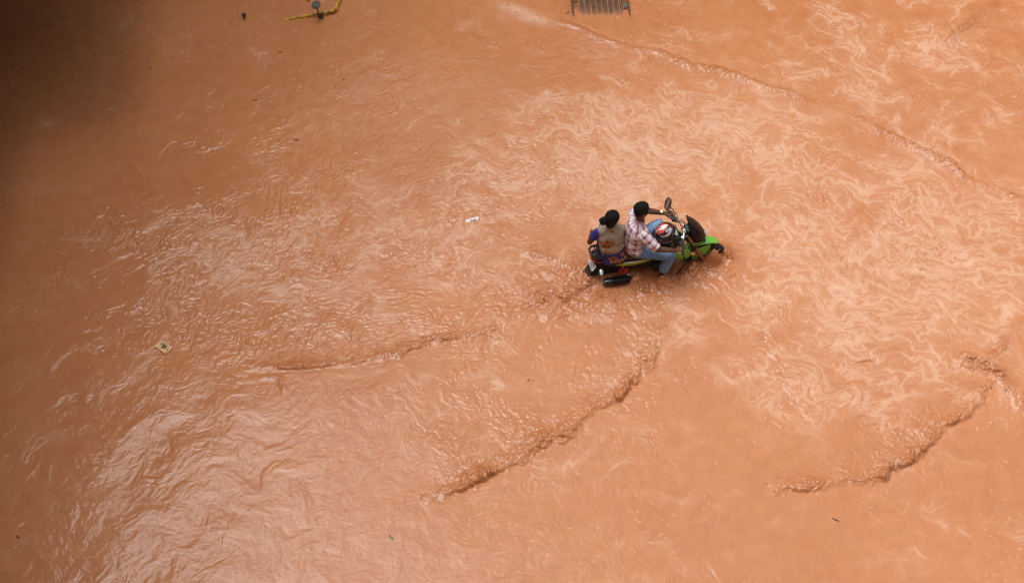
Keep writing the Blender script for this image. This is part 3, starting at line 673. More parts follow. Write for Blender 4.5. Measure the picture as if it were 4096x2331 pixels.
# instrument and head fairing
fr = part('head_fairing', [prim_loft([lx(.475, 0, .985, .095, .080, 2.4), lx(.50, 0, .985, .120, .105, 2.5), lx(.55, 0, .965, .135, .128, 2.5), lx(.61, 0, .925, .130, .135, 2.4), lx(.67, 0, .875, .108, .125, 2.3), lx(.715, 0, .835, .070, .09, 2.2), lx(.735, 0, .815, .030, .045, 2)], seg=36)], 'fairing_black', bk)
part('windscreen', [prim_loft([((.445, 0, 1.225), (0, .055, 0), (.006, 0, .004), 2.5), ((.49, 0, 1.17), (0, .098, 0), (.014, 0, .014), 2.6), ((.545, 0, 1.10), (0, .118, 0), (.022, 0, .022), 2.6), ((.61, 0, 1.03), (0, .105, 0), (.022, 0, .024), 2.5), ((.67, 0, .955), (0, .070, 0), (.018, 0, .02), 2.3)], seg=28)], 'fairing_black', fr)
for s_ in (-1, 1):
    part('screen_edge', [prim_loft([((.470, s_ * .085, 1.20), (.022, 0, -.02), (0, s_ * .006, .006), 3), ((.505, s_ * .118, 1.10), (.040, 0, -.03), (0, s_ * .008, .004), 3), ((.56, s_ * .128, 1.0), (.045, 0, -.03), (0, s_ * .008, .004), 3)], seg=14)], 'fairing_black', fr)
part('chin', [prim_loft([lx(.46, 0, .80, .055, .04, 2.5), lx(.56, 0, .79, .085, .060, 2.4), lx(.66, 0, .77, .082, .055, 2.3), lx(.735, 0, .755, .045, .03, 2.1)], seg=26)], 'fairing_black', fr)
for s_ in (-1, 1):
    part('green_stripe', [prim_tube([(.52, s_ * .128, .835), (.60, s_ * .118, .81), (.70, s_ * .075, .775)], [.004, .007, .004], seg=8)], 'lime', fr)
part('headlight', [prim_ell((.722, 0, .86), (.022, .06, .05))], 'lamp_glass', bk)
pod = part('instrument_pod', [prim_lathe((.470, 0, 1.035), (-.42, 0, .9), [(-.05, .03), (-.03, .058), (0, .064), (.012, .062), (.014, .056), (.006, .053)], seg=32)], 'black_plastic', bk)
part('dial', [prim_lathe((.467, 0, 1.042), (-.42, 0, .9), [(0, .052), (.002, .052)], seg=32)], 'dial', pod)
marks = []
ax_ = Vector((-.42, 0, .9)).normalized(); uu = ax_.cross(Vector((1, 0, 0))).normalized(); vv = ax_.cross(uu)
for k in range(11):
    a = R(-20 + k * 22); d_ = uu * math.cos(a) + vv * math.sin(a); cc = Vector((.467, 0, 1.042)) + ax_ * .003 + d_ * .040
    marks.append(prim_tube([tuple(cc - d_ * .005), tuple(cc + d_ * .005)], .0014, seg=5))
marks.append(prim_tube([tuple(Vector((.467, 0, 1.042)) + ax_ * .0035), tuple(Vector((.467, 0, 1.042)) + ax_ * .0035 + uu * .03)], .0012, seg=5))
part('dial_marks', marks, 'white_paint', pod)
for s_ in (-1, 1):
    i_ = part('indicator', [prim_tube([(.535, s_ * .10, .70), (.525, s_ * .175, .69)], .009, seg=8)], 'matt_black', bk)
    part('lens', [prim_ell((.52, s_ * .190, .69), (.030, .024, .020))], 'orange_lens', i_)
# tank, shrouds, seat, tail
tk = part('fuel_tank', [prim_loft([lx(-.02, 0, .80, .085, .07, 2.3), lx(.03, 0, .83, .12, .11, 2.4), lx(.12, 0, .86, .150, .14, 2.5), lx(.22, 0, .875, .155, .14, 2.5), lx(.30, 0, .87, .14, .12, 2.4), lx(.37, 0, .86, .09, .08, 2.2)], seg=32)], 'gloss_black', bk)
bag = part('tank_bag', [prim_loft([lx(-.015, 0, .885, .10, .045, 3), lx(.03, 0, .915, .140, .070, 3.4), lx(.14, 0, .935, .165, .085, 3.6), lx(.26, 0, .945, .168, .088, 3.6), lx(.325, 0, .940, .140, .075, 3.2), lx(.345, 0, .925, .10, .05, 2.6)], seg=36)], 'bag', bk)
part('bag_pocket', [prim_loft([lx(.21, -.115, 1.01, .03, .018, 3), lx(.27, -.115, 1.015, .045, .022, 3), lx(.33, -.10, 1.0, .03, .016, 3)], seg=18)], 'bag', bag)
part('bag_badge', [prim_box((.285, -.04, 1.036), (.018, .045, .0015), Matrix.Rotation(R(8), 3, 'Y')), prim_box((.205, -.173, .95), (.006, .0015, .020))], 'white_paint', bag, smooth=False)
part('bag_strap', [prim_tube([(.06, -.168, .905), (.14, -.186, .90), (.24, -.192, .905), (.32, -.165, .905)], .006, seg=8), prim_tube([(.22, .165, .93), (.235, .12, 1.03), (.24, 0, 1.045), (.235, -.12, 1.035), (.22, -.172, .93)], .005, seg=8)], 'rubber', bag)
for s_ in (-1, 1):
    sh_ = part('shroud', [prim_loft([((.20, s_ * .165, .79), (0, .012, 0), (.01, 0, .045), 3), ((.29, s_ * .178, .745), (0, .018, 0), (.02, 0, .085), 3), ((.38, s_ * .172, .685), (0, .020, 0), (.03, 0, .105), 3), ((.46, s_ * .150, .635), (0, .018, 0), (.03, 0, .080), 3), ((.51, s_ * .135, .61), (0, .010, 0), (.02, 0, .045), 3)], seg=22)], 'green', bk)
    part('shroud_decal', [prim_loft([((.27, s_ * .198, .79), (.004, .002, 0), (0, .001, .008), 3), ((.37, s_ * .194, .745), (.004, .002, 0), (0, .001, .012), 3), ((.44, s_ * .174, .70), (.004, .002, 0), (0, .001, .007), 3)], seg=10)], 'white_paint', sh_)
    part('side_panel', [prim_loft([((-.02, s_ * .125, .655), (0, .012, 0), (0, 0, .012), 3), ((-.16, s_ * .138, .640), (0, .016, 0), (0, 0, .026), 3), ((-.34, s_ * .140, .625), (0, .016, 0), (0, 0, .030), 3), ((-.50, s_ * .128, .63), (0, .014, 0), (0, 0, .024), 3), ((-.66, s_ * .105, .675), (0, .010, 0), (0, 0, .012), 3)], seg=20)], 'lime', bk)
    part('panel_stripe', [prim_tube([(-.14, s_ * .143, .675), (-.30, s_ * .149, .668), (-.46, s_ * .142, .668)], [.008, .013, .008], seg=10)], 'white_paint', bk)
part('seat', [prim_loft([lx(-.02, 0, .755, .09, .04, 2.6), lx(-.10, 0, .735, .125, .050, 3), lx(-.24, 0, .725, .145, .052, 3.2), lx(-.38, 0, .735, .145, .052, 3.2), lx(-.46, 0, .765, .135, .055, 3), lx(-.60, 0, .785, .125, .055, 3), lx(-.74, 0, .80, .095, .045, 2.6), lx(-.79, 0, .805, .05, .03, 2.4)], seg=32)], 'seat_vinyl', bk)
tl = part('tail_cover', [prim_loft([lx(-.45, 0, .70, .12, .03, 2.6), lx(-.60, 0, .725, .118, .055, 2.6), lx(-.74, 0, .755, .10, .055, 2.6), lx(-.84, 0, .78, .075, .042, 2.4), lx(-.895, 0, .79, .045, .022, 2.2)], seg=30)], 'gloss_black', bk)
part('grab_rail', [prim_tube([(-.64, .115, .78), (-.76, .115, .835), (-.87, .085, .865), (-.91, .04, .87), (-.91, -.04, .87), (-.87, -.085, .865), (-.76, -.115, .835), (-.64, -.115, .78)], [.012, .015, .015, .015, .015, .015, .015, .012], seg=14), prim_box((-.80, 0, .845), (.04, .09, .008))], 'black_plastic', bk)
part('bolt', [prim_lathe((x_, y_, .853), (0, 0, 1), [(0, .008), (.005, .007)], seg=10) for x_, y_ in ((-.78, .05), (-.78, -.05), (-.82, .05), (-.82, -.05))], 'steel', bk)
part('tail_lamp', [prim_loft([((-.865, 0, .74), (0, .060, 0), (.008, 0, .008), 2.6), ((-.885, 0, .722), (0, .068, 0), (.012, 0, .010), 2.6), ((-.885, 0, .70), (0, .045, 0), (.008, 0, .008), 2.6)], seg=24)], 'red_plastic', bk)
part('lamp_side', [prim_tube([(-.72, -.112, .70), (-.79, -.106, .722), (-.85, -.090, .745)], [.006, .011, .006], seg=10)], 'red_plastic', bk)
# rear mudguard
rm = part('rear_mudguard', [prim_loft([((-.72, 0, .69), (0, .075, 0), (.012, 0, .012), 2.6), ((-.79, 0, .62), (0, .082, 0), (.016, 0, .012), 2.6), ((-.865, 0, .52), (0, .086, 0), (.016, 0, .010), 2.6), ((-.935, 0, .42), (0, .078, 0), (.014, 0, .008), 2.5), ((-.985, 0, .33), (0, .055, 0), (.010, 0, .005), 2.3)], seg=24)], 'matt_black', bk)
pn = np.array([-.82, 0, .52]); pn /= np.linalg.norm(pn); pu = np.array([.52, 0, .82]); pu /= np.linalg.norm(pu); pr_ = np.array([0, -1, 0]); pc = np.array([-.850, -.012, .580]) + pn * .022
plt = part('licence_plate', [prim_poly([pc + pr_ * a + pu * b_ for a, b_ in ((-.1, -.055), (.085, -.055), (.1, -.04), (.1, .055), (-.1, .055))], pn, .003)], 'plate', bk, smooth=False)
part('plate_writing', [text_prim('KA50', .052, pc + pn * .0022 + pu * .026 + pr_ * .01, pr_, pu, bold=.001), text_prim('H7652', .052, pc + pn * .0022 - pu * .024 + pr_ * .0, pr_, pu, bold=.001), prim_lathe(pc + pn * .0015 + pr_ * .088 + pu * .03, pn, [(0, .004), (.001, .004)], seg=8)], 'ink', plt, smooth=False)
part('plate_patch', [prim_poly([pc + pn * .0025 + pr_ * a + pu * b_ for a, b_ in ((-.099, .012), (-.078, .012), (-.078, .053), (-.099, .053))], pn, .001)], 'blue_ink', plt, smooth=False)
for s_ in (-1, 1):
    i_ = part('rear_indicator', [prim_tube([(-.76, s_ * .09, .63), (-.77, s_ * .15, .60)], .010, seg=8)], 'matt_black', bk)
    part('lens', [prim_loft([((-.775, s_ * .150, .60), (.028, 0, 0), (0, 0, .02), 2.6), ((-.78, s_ * .185, .585), (.03, 0, 0), (0, 0, .022), 2.8), ((-.783, s_ * .215, .575), (.02, 0, 0), (0, 0, .014), 2.6)], seg=16)], 'lamp_glass', i_)
# engine, frame, shock, pegs, muffler, crash bar
part('engine', [prim_box((.13, 0, .48), (.12, .11, .10)), prim_box((.24, 0, .56), (.06, .08, .10), Matrix.Rotation(R(20), 3, 'Y')), prim_lathe((.06, -.10, .46), (0, -1, 0), [(0, .10), (.05, .10), (.06, .07)], seg=24), prim_box((-.22, 0, .50), (.20, .075, .09)), prim_box((-.46, 0, .54), (.13, .07, .06))] + [prim_box((.25, 0, .50 + k * .022), (.075, .10, .004), Matrix.Rotation(R(20), 3, 'Y')) for k in range(6)], 'engine', bk, bevel=.004)
part('frame_tube', [prim_tube([(.42, s_ * .03, .86), (.20, s_ * .10, .70), (-.20, s_ * .12, .60), (-.60, s_ * .11, .62), (-.80, s_ * .09, .68)], .014, seg=10) for s_ in (-1, 1)] + [prim_tube([(.43, 0, .80), (.36, 0, .55), (.25, 0, .34)], .016, seg=10)], 'matt_black', bk)
part('swing_arm', [prim_tube([(-.14, s_ * .10, .28), (-.62, s_ * .10, .27)], .020, seg=10) for s_ in (-1, 1)], 'matt_black', bk)
for s_ in (-1, 1):
    sk = part('shock', [prim_tube([(-.445, s_ * .135, .60), (-.56, s_ * .135, .34)], .011, seg=10)], 'steel', bk)
    coil = [(-.455 - .10 * t - .0 + .024 * math.cos(t * 55) * .9, s_ * .135 + .024 * math.sin(t * 55), .585 - .235 * t) for t in np.linspace(0, 1, 110)]
    part('spring', [prim_tube(coil, .0055, seg=6)], 'red_paint', sk)
    part('reservoir', [prim_tube([(-.405, s_ * .16, .555), (-.46, s_ * .165, .465)], .019, seg=14)], 'red_paint', sk)
    part('foot_peg', [prim_tube([(-.42, s_ * .13, .375), (-.44, s_ * .21, .36)], .013, seg=10), prim_tube([(-.36, s_ * .15, .40), (-.44, s_ * .17, .395), (-.52, s_ * .16, .385)], .009, seg=8)], 'steel', bk)
mf = part('muffler', [prim_loft([((-.16, -.185, .285), (0, .025, 0), (0, 0, .025), 2), ((-.34, -.195, .335), (0, .040, 0), (0, 0, .040), 2.1), ((-.42, -.21, .385), (0, .056, 0), (0, 0, .058), 2.3), ((-.62, -.22, .395), (0, .060, 0), (0, 0, .064), 2.3), ((-.70, -.222, .398), (0, .058, 0), (0, 0, .062), 2.2), ((-.745, -.222, .40), (0, .046, 0), (0, 0, .048), 2), ((-.755, -.222, .40), (0, .020, 0), (0, 0, .020), 2)], seg=28)], 'gloss_black', bk)
part('heat_shield', [prim_loft([((-.40, -.232, .405), (0, .045, 0), (0, 0, .048), 2.6), ((-.52, -.236, .410), (0, .050, 0), (0, 0, .053), 2.6), ((-.64, -.236, .412), (0, .046, 0), (0, 0, .050), 2.6)], seg=24)], 'fairing_black', mf)
part('exhaust_tip', [prim_lathe((-.752, -.222, .40), (-1, 0, 0), [(0, .020), (.02, .020), (.02, .015), (-.01, .015)], seg=16)], 'steel', mf)
part('crash_bar', [prim_tube([(.36, s_ * .06, .72), (.40, s_ * .18, .66), (.39, s_ * .245, .54), (.335, s_ * .240, .42), (.31, s_ * .23, .31)], .013, seg=12) for s_ in (-1, 1)], 'gloss_black', bk)
part('horn', [prim_lathe((.44, -.12, .58), (1, -.3, 0), [(-.02, .03), (0, .042), (.012, .040), (.014, .01)], seg=18)], 'matt_black', bk)
part('brake_hose', [prim_tube([(.345, -.165, 1.03), (.43, -.19, .98), (.48, -.17, .80), (.53, -.14, .62), (.66, -.14, .46)], .005, seg=8), prim_tube([(.34, .18, 1.0), (.42, .18, 1.02), (.50, .08, .98), (.52, .03, .85)], .005, seg=8)], 'rubber', bk)
# ------------------------------------------------------------------ the riders
def flat_uv(co):
    """oblique flat mapping of a pattern onto the back of a figure (in the riders' frame)"""
    x0 = co[:, 0] - .36 * co[:, 1]; q = co[:, 2] + 1.27 * co[:, 1]
    dx = x0 + .837; dz = q - 1.38                       # solve A u + B v = dx ; C u + D v = dz
    A, B_, C, D = .00106, .000074, -.000251, -.00168; det = A * D - B_ * C
    return 350 + (D * dx - B_ * dz) / det, 550 + (-C * dx + A * dz) / det
def bone_uv(co, bones):
    """u round and v along the nearest bone"""
    best = np.full(len(co), 1e9); U = np.zeros(len(co)); Vv = np.zeros(len(co)); I = np.zeros(len(co), int)
    for i, (p0, p1, r) in enumerate(bones):
        p0 = np.array(p0, float); d = np.array(p1, float) - p0; L_ = np.linalg.norm(d); d = d / L_
        t = (co - p0) @ d; tc = np.clip(t, 0, L_); q = co - p0 - tc[:, None] * d; dist = np.linalg.norm(q, axis=1) - r
        a = np.cross(d, [0, 1, 0] if abs(d[1]) < .8 else [1, 0, 0]); a /= np.linalg.norm(a); b_ = np.cross(d, a)
        ang = np.arctan2(q @ b_, q @ a); m = dist < best
        best[m] = dist[m]; U[m] = (ang * r)[m]; Vv[m] = t[m]; I[m] = i
    return U, Vv, I
def hand(prims, wrist, grip, side, axis_tilt=0.0, seat=.0):
    """palm, four fingers curled round the bar at grip (bar runs along Y), thumb under it"""
    w_ = np.array(wrist, float); g = np.array(grip, float)
    back = g + np.array([-.038, 0, .026])
    prims.append(prim_capsule(w_, back * .6 + w_ * .4, .026, .030)); 
    for k in range(4):
        y = (k - 1.5) * .0195
        prims.append(prim_capsule(back * .35 + w_ * .65 + np.array([0, y * .8, 0]), back + np.array([.004, y, .002]), .0145, .0135, seg=10))
    lens = [.92, 1.0, .96, .84] if side > 0 else [.84, .96, 1.0, .92]
    if side > 0: lens = lens[::-1]
    for k in range(4):
        y = (k - 1.5) * .0200; l_ = lens[k]
        pts = [g + np.array([-.034, y, .028])] + [g + np.array([math.cos(a) * .030, y * 1.02, math.sin(a) * .030]) for a in (R(75), R(20), R(20 - 55 * l_), R(20 - 115 * l_))]
        rr = [.0112, .0105, .0098, .0090, .0078]
        for a, b_, r0, r1 in zip(pts[:-1], pts[1:], rr[:-1], rr[1:]): prims.append(prim_capsule(a, b_, r0, r1, seg=10, rings=3))
    s_ = -side          # thumb lies on the inner side of the hand
    tp = [w_ * .45 + back * .55 + np.array([.0, s_ * .026, -.008]), g + np.array([-.030, s_ * .048, -.004]), g + np.array([-.012, s_ * .052, -.028]), g + np.array([.012, s_ * .046, -.030])]
    for a, b_, r0, r1 in zip(tp[:-1], tp[1:], (.015, .0125, .011), (.0125, .011, .009)): prims.append(prim_capsule(a, b_, r0, r1, seg=10, rings=3))
def head_prims(c, fwd, up, s=1.0):
    f = np.array(fwd, float); f /= np.linalg.norm(f); u = np.array(up, float); u -= f * u.dot(f); u /= np.linalg.norm(u); l_ = np.cross(u, f); c = np.array(c, float)
    Rm = np.stack([f, l_, u], 1); P = lambda a, b_, d: c + (f * a + l_ * b_ + u * d) * s
    pr = [prim_ell(P(-.012, 0, .022), np.array([.092, .073, .082]) * s, Rm), prim_ell(P(.028, 0, -.030), np.array([.062, .060, .080]) * s, Rm), prim_ell(P(.050, 0, -.072), np.array([.036, .040, .030]) * s, Rm),
          prim_capsule(P(.082, 0, .012), P(.104, 0, -.022), .008 * s, .012 * s, seg=10), prim_ell(P(.098, .011, -.026), np.array([.010, .008, .007]) * s, Rm, 10, 8), prim_ell(P(.098, -.011, -.026), np.array([.010, .008, .007]) * s, Rm, 10, 8),
          prim_capsule(P(.080, -.034, .022), P(.080, .034, .022), .010 * s, seg=10), prim_capsule(P(.082, -.018, -.050), P(.082, .018, -.050), .0085 * s, seg=10), prim_capsule(P(.078, -.015, -.062), P(.078, .015, -.062), .009 * s, seg=10),
          prim_ell(P(.070, .040, -.010), np.array([.014, .018, .016]) * s, Rm, 12, 8), prim_ell(P(.070, -.040, -.010), np.array([.014, .018, .016]) * s, Rm, 12, 8)]
    for sg in (-1, 1):
        pr += [prim_ell(P(-.004, sg * .076, -.004), np.array([.017, .008, .029]) * s, Rm, 14, 10), prim_ell(P(-.012, sg * .083, .004), np.array([.013, .006, .020]) * s, Rm, 12, 8)]
    eyes = [prim_ell(P(.074, sg * .030, .004), np.array([.012, .013, .010]) * s, Rm, 14, 10) for sg in (-1, 1)]
    pup = [prim_ell(P(.0845, sg * .030, .004), np.array([.003, .006, .006]) * s, Rm, 10, 8) for sg in (-1, 1)]
    return pr, eyes, pup, P, Rm
M['eye'] = principled('eye_white', (.6, .58, .55), .2, coat=.5); M['pupil'] = principled('pupil', (.01, .006, .004), .15, coat=.5)

# ---- rider
base = (-.27, 0, .75)
mn = thing('person', base, 'person in a checked shirt and blue jeans gripping the handlebar and steering the motorcycle', 'person', BIKE)
hc = np.array([-.200, .045, 1.535])
hp, eyes, pup, HP, HR = head_prims(hc, (1, .10, -.14), (.12, 0, 1), 1.12)
SR, SL = (-.205, -.195, 1.250), (-.255, .215, 1.262)
ER, EL = (-.055, -.325, 1.105), (-.035, .370, 1.100)
WR, WL = (.205, -.330, 1.012), (.205, .352, 1.010)
GR, GL = (.297, -.322, .985), (.314, .322, .982)
body = hp + [prim_capsule((-.235, .025, 1.30), (-.205, .04, 1.46), .062, .054),
    prim_ell((-.262, .012, 1.17), (.112, .170, .150)), prim_ell((-.275, 0, .98), (.108, .150, .14)), prim_ell((-.27, 0, .84), (.12, .165, .10)),
    prim_capsule(SR, SL, .062, .062), prim_capsule(SR, ER, .054, .043), prim_capsule(SL, EL, .054, .043), prim_capsule(ER, WR, .049, .031), prim_capsule(EL, WL, .049, .031),
    prim_capsule((-.26, -.09, .83), (.16, -.265, .845), .085, .058), prim_capsule((.16, -.265, .845), (.075, -.255, .43), .056, .040), prim_capsule((-.26, .09, .83), (.13, .265, .875), .085, .058), prim_capsule((.13, .265, .875), (.055, .245, .43), .056, .040),
    prim_capsule((.06, -.25, .360), (.18, -.245, .295), .038, .028), prim_capsule((.04, .24, .360), (.16, .235, .295), .038, .028)]
hand(body, WR, GR, -1); hand(body, WL, GL, 1)
def skin_col(co):
    c = solid(co, (.100, .040, .021)); d = np.linalg.norm(co - np.array(GR), axis=1); d2 = np.linalg.norm(co - np.array(GL), axis=1)
    c = mix(c, (.15, .062, .036), sstep(.13, .03, np.minimum(d, d2)) * .5); c = c * (1 + .12 * n3(co, 16, 300))[:, None]; return np.clip(c, .005, 1)
blob('body', body, 'skin', mn, voxel=.0048, smooth=4, color=skin_col)
part('eyes', eyes, 'eye', mn); part('pupils', pup, 'pupil', mn)
# hair: close-cropped cap
Hd = lambda co: (co - hc) @ HR
hairp = [prim_ell(HP(-.014, 0, .030), np.array([.102, .084, .090]) * 1.12, HR, 40, 26), prim_ell(HP(-.050, 0, -.010), np.array([.056, .072, .078]) * 1.12, HR, 30, 20)]
blob('hair', hairp, 'hair', mn, voxel=.005, smooth=3, disp=lambda co: .0022 * n3(co, 55, 310) + .003 * n3(co, 14, 311), cut=lambda co: (Hd(co)[:, 0] > .052 + .25 * Hd(co)[:, 2]) | ((Hd(co)[:, 2] < -.028) & (Hd(co)[:, 0] > -.035)) | (Hd(co)[:, 2] < -.085))
# shirt
shirt = [prim_ell((-.272, .012, 1.150), (.142, .212, .165)), prim_ell((-.290, .005, 1.01), (.142, .198, .17)), prim_ell((-.285, 0, .88), (.150, .205, .12)), prim_ell((-.335, -.01, .97), (.098, .172, .12)),
    prim_capsule((SR[0], SR[1] + .02, SR[2] + .003), (SL[0], SL[1] - .02, SL[2] + .003), .074, .074), prim_capsule((-.235, -.09, 1.285), (-.235, .11, 1.29), .070), prim_capsule(SR, np.array(SR) * .18 + np.array(ER) * .82, .080, .076), prim_capsule(SL, np.array(SL) * .22 + np.array(EL) * .78, .080, .076), prim_capsule((-.235, .025, 1.30), (-.225, .03, 1.355), .078, .070)]
sb = [((-.28, 0, .70), (-.24, .02, 1.36), .15), (SR, ER, .07), (SL, EL, .07)]
def plaid(co):
    U, Vv, I = bone_uv(co, sb); P_ = .094
    U = U + .012 * Vv + .004 * n3(co, 6, 320); Vv = Vv + .004 * n3(co, 6, 323)
    def bands(t, ph):
        f = ((t / P_) + ph) % 1.0; return sstep(.0, .04, f) * sstep(.46, .42, f), sstep(.66, .68, f) * sstep(.80, .78, f), sstep(.50, .52, f) * sstep(.60, .58, f)
    a1, a2, a3 = bands(U, .2); b1, b2, b3 = bands(Vv, .35)
    c = solid(co, (.66, .60, .61))
    c = mix(c, (.25, .045, .10), .95 * a1 * b1); c = mix(c, (.36, .14, .23), .72 * np.clip(a1 + b1 - 2 * a1 * b1, 0, 1))
    c = mix(c, (.46, .38, .30), .45 * np.clip(a2 + b2, 0, 1)); c = mix(c, (.80, .77, .78), .85 * np.clip(a3 + b3, 0, 1))
    th = .5 + .5 * np.cos(U / .0088 * 2 * np.pi); tv = .5 + .5 * np.cos(Vv / .0088 * 2 * np.pi); c = c * (1 - .10 * th * b1 - .10 * tv * a1)[:, None]
    return np.clip(c, .01, 1)
def folds(co):
    ax_ = n3(co, (5, 5, 14), 330); b_ = n3(co, (13, 13, 22), 333)
    t1 = co @ np.array([.55, .35, .75]); w_ = np.sin(t1 * 75 + 3 * n3(co, 5, 336)); m = sstep(1.12, .95, co[:, 2])
    return .007 * ax_ + .003 * b_ + .0035 * w_ * m
def shirt_cut(co):
    d = np.array(ER) - np.array(SR); d /= np.linalg.norm(d); e = np.array(EL) - np.array(SL); e /= np.linalg.norm(e)
    r = (((co - np.array(SR)) @ d) > .232) & (co[:, 1] < -.20); l_ = (((co - np.array(SL)) @ e) > .232) & (co[:, 1] > .24)
    nk = ((co - np.array([-.225, .03, 1.30])) @ np.array([.25, .05, .97])) > .062
    return r | l_ | (nk & (np.abs(co[:, 1] - .03) < .12)) | (co[:, 2] < .800 + .01 * np.sin(co[:, 1] * 30) - .018 * sstep(-.30, -.40, co[:, 0]))
sh = blob('shirt', shirt, 'cloth', mn, voxel=.0055, smooth=8, color=plaid, disp=folds, cut=shirt_cut)
m_ = sh.modifiers.new('thick', 'SOLIDIFY'); m_.thickness = .003; m_.offset = 0
col = [(( -.218 + .066 * math.cos(a) * 1.02, .032 + .068 * math.sin(a), 1.352 + .018 * math.cos(a) * -1)) for a in np.linspace(R(35), R(325), 26)]
secs = [(p, tuple(np.array([math.cos(a), math.sin(a), 0]) * .004), (0, 0, .019), 3) for p, a in zip(col, np.linspace(R(35), R(325), 26))]
cl = part('collar', [prim_loft(secs, seg=12)], 'cloth', sh)
co_ = np.array([v.co[:] for v in cl.data.vertices]) + np.array(base); at = cl.data.attributes.new('Col', 'FLOAT_COLOR', 'POINT')
cc = np.where((np.sin(co_[:, 1] * 90) > .2)[:, None], np.array([[.62, .55, .54]]), np.array([[.42, .24, .28]])); at.data.foreach_set('color', np.concatenate([cc, np.ones((len(co_), 1))], 1).astype(np.float32).ravel())
# jeans
jeans = [prim_ell((-.272, 0, .845), (.132, .178, .098)), prim_capsule((-.27, -.092, .835), (.16, -.265, .848), .104, .083), prim_capsule((.165, -.265, .845), (.095, -.260, .555), .080, .074), prim_capsule((-.27, .092, .835), (.13, .265, .878), .104, .083), prim_capsule((.135, .265, .875), (.075, .250, .555), .080, .074)]
def denim_col(co):
    d = n3(co, (9, 9, 9), 340); f = n3(co, (26, 26, 26), 343)
    c = solid(co, (.135, .235, .41)) * (1 + .10 * d + .10 * f)[:, None]
    for a, b_ in (((-.2, -.12, .93), (.12, -.27, .93)), ((-.2, .12, .93), (.12, .27, .95))):
        a = np.array(a); d_ = np.array(b_) - a; L_ = np.linalg.norm(d_); d_ /= L_; t = np.clip((co - a) @ d_, 0, L_); q = np.linalg.norm(co - a - t[:, None] * d_, axis=1)
        c = mix(c, (.30, .42, .62), .5 * sstep(.085, .02, q))
    c = mix(c, (.045, .095, .22), .65 * sstep(.60, .48, co[:, 2] + .03 * d)); c = mix(c, (.30, .15, .07), .55 * sstep(.54, .47, co[:, 2] + .02 * d))
    return np.clip(c, .01, 1)
def jfold(co):
    kn = np.exp(-((co[:, 0] - .15) / .10) ** 2); hp_ = np.exp(-((co[:, 0] + .17) / .09) ** 2)
    return .004 * n3(co, (12, 5, 12), 350) + .0018 * n3(co, 32, 353) + (.004 * kn + .004 * hp_) * np.sin(co @ np.array([.9, .1, .5]) * 110 + 2 * n3(co, 6, 356))
blob('jeans', jeans, 'denim', mn, voxel=.0055, smooth=6, color=denim_col, disp=jfold)
# wrist watch
wt = part('watch', [prim_lathe(np.array(WL) - np.array([.030, -.002, -.011]), np.array(GL) + np.array([-.038, 0, .026]) - np.array(EL), [(0, .0335), (.020, .0335), (.020, .030), (0, .030)], seg=26)], 'gold', mn)
part('watch_face', [prim_lathe(np.array(WL) - np.array([.022, .004, -.040]), (-.1, -.25, 1), [(0, .018), (.006, .018), (.008, .014)], seg=22)], 'gold', wt)

# ---- pillion passenger, sitting side-saddle with the back to the camera side
base = (-.60, 0, .78)
wn = thing('person', base, 'person in a beige and blue flowered wrap sitting sideways on the rear seat', 'person', BIKE)
hw = np.array([-.598, .080, 1.405])
wf = np.array([.80, .58, -.28])
wp, weyes, wpup, WP, WRm = head_prims(hw, wf, (.05, .18, 1), 1.08)
WSL, WSR = (-.800, .055, 1.190), (-.462, .075, 1.145)
WEL, WER = (-.905, .050, 1.015), (-.395, .190, 1.010)
wb = wp + [prim_capsule((-.635, .055, 1.22), (-.612, .068, 1.34), .048, .044), prim_ell((-.632, .060, 1.09), (.150, .100, .13)), prim_ell((-.615, .05, .95), (.125, .095, .11)), prim_ell((-.60, .03, .85), (.165, .135, .10)),
    prim_capsule(WSL, WSR, .050, .050), prim_capsule(WSL, WEL, .047, .040), prim_capsule(WEL, (-.840, .235, .945), .038, .026), prim_capsule(WSR, WER, .045, .038), prim_capsule(WER, (-.335, .245, .945), .035, .025),
    prim_capsule((-.67, .06, .84), (-.60, .42, .83), .078, .056), prim_capsule((-.53, .06, .84), (-.47, .42, .83), .078, .056), prim_capsule((-.60, .42, .83), (-.56, .36, .42), .052, .036), prim_capsule((-.47, .42, .83), (-.46, .36, .42), .052, .036),
    prim_capsule((-.56, .36, .40), (-.55, .48, .36), .034, .024), prim_capsule((-.46, .36, .40), (-.45, .48, .36), .034, .024)]
def loose_hand(prims, w_, d, side):
    w_ = np.array(w_, float); d = np.array(d, float); d /= np.linalg.norm(d); s_ = np.cross(d, [0, 0, 1]); s_ /= np.linalg.norm(s_); n_ = np.cross(s_, d)
    prims.append(prim_capsule(w_, w_ + d * .055, .024, .028))
    for k, L_ in enumerate((.060, .070, .066, .052)):
        a = w_ + d * .065 + s_ * (k - 1.5) * .018; b_ = a + d * L_ * .45 - n_ * .006; c_ = b_ + d * L_ * .30 - n_ * .018; e_ = c_ + d * L_ * .15 - n_ * .018
        for p, q, r0, r1 in ((a, b_, .010, .009), (b_, c_, .009, .008), (c_, e_, .008, .007)): prims.append(prim_capsule(p, q, r0, r1, seg=9, rings=3))
    a = w_ + d * .02 + s_ * side * .024; b_ = a + d * .035 + s_ * side * .022 - n_ * .01; c_ = b_ + d * .026 - n_ * .006
    prims.append(prim_capsule(a, b_, .013, .010, seg=9)); prims.append(prim_capsule(b_, c_, .010, .008, seg=9))
loose_hand(wb, (-.838, .240, .943), (.35, .75, -.25), 1); loose_hand(wb, (-.335, .248, .944), (.75, -.25, -.2), -1)
def wskin(co): return np.clip(solid(co, (.085, .034, .019)) * (1 + .12 * n3(co, 16, 360))[:, None], .005, 1)
blob('body', wb, 'skin', wn, voxel=.0048, smooth=4, color=wskin)
part('eyes', weyes, 'eye', wn); part('pupils', wpup, 'pupil', wn)
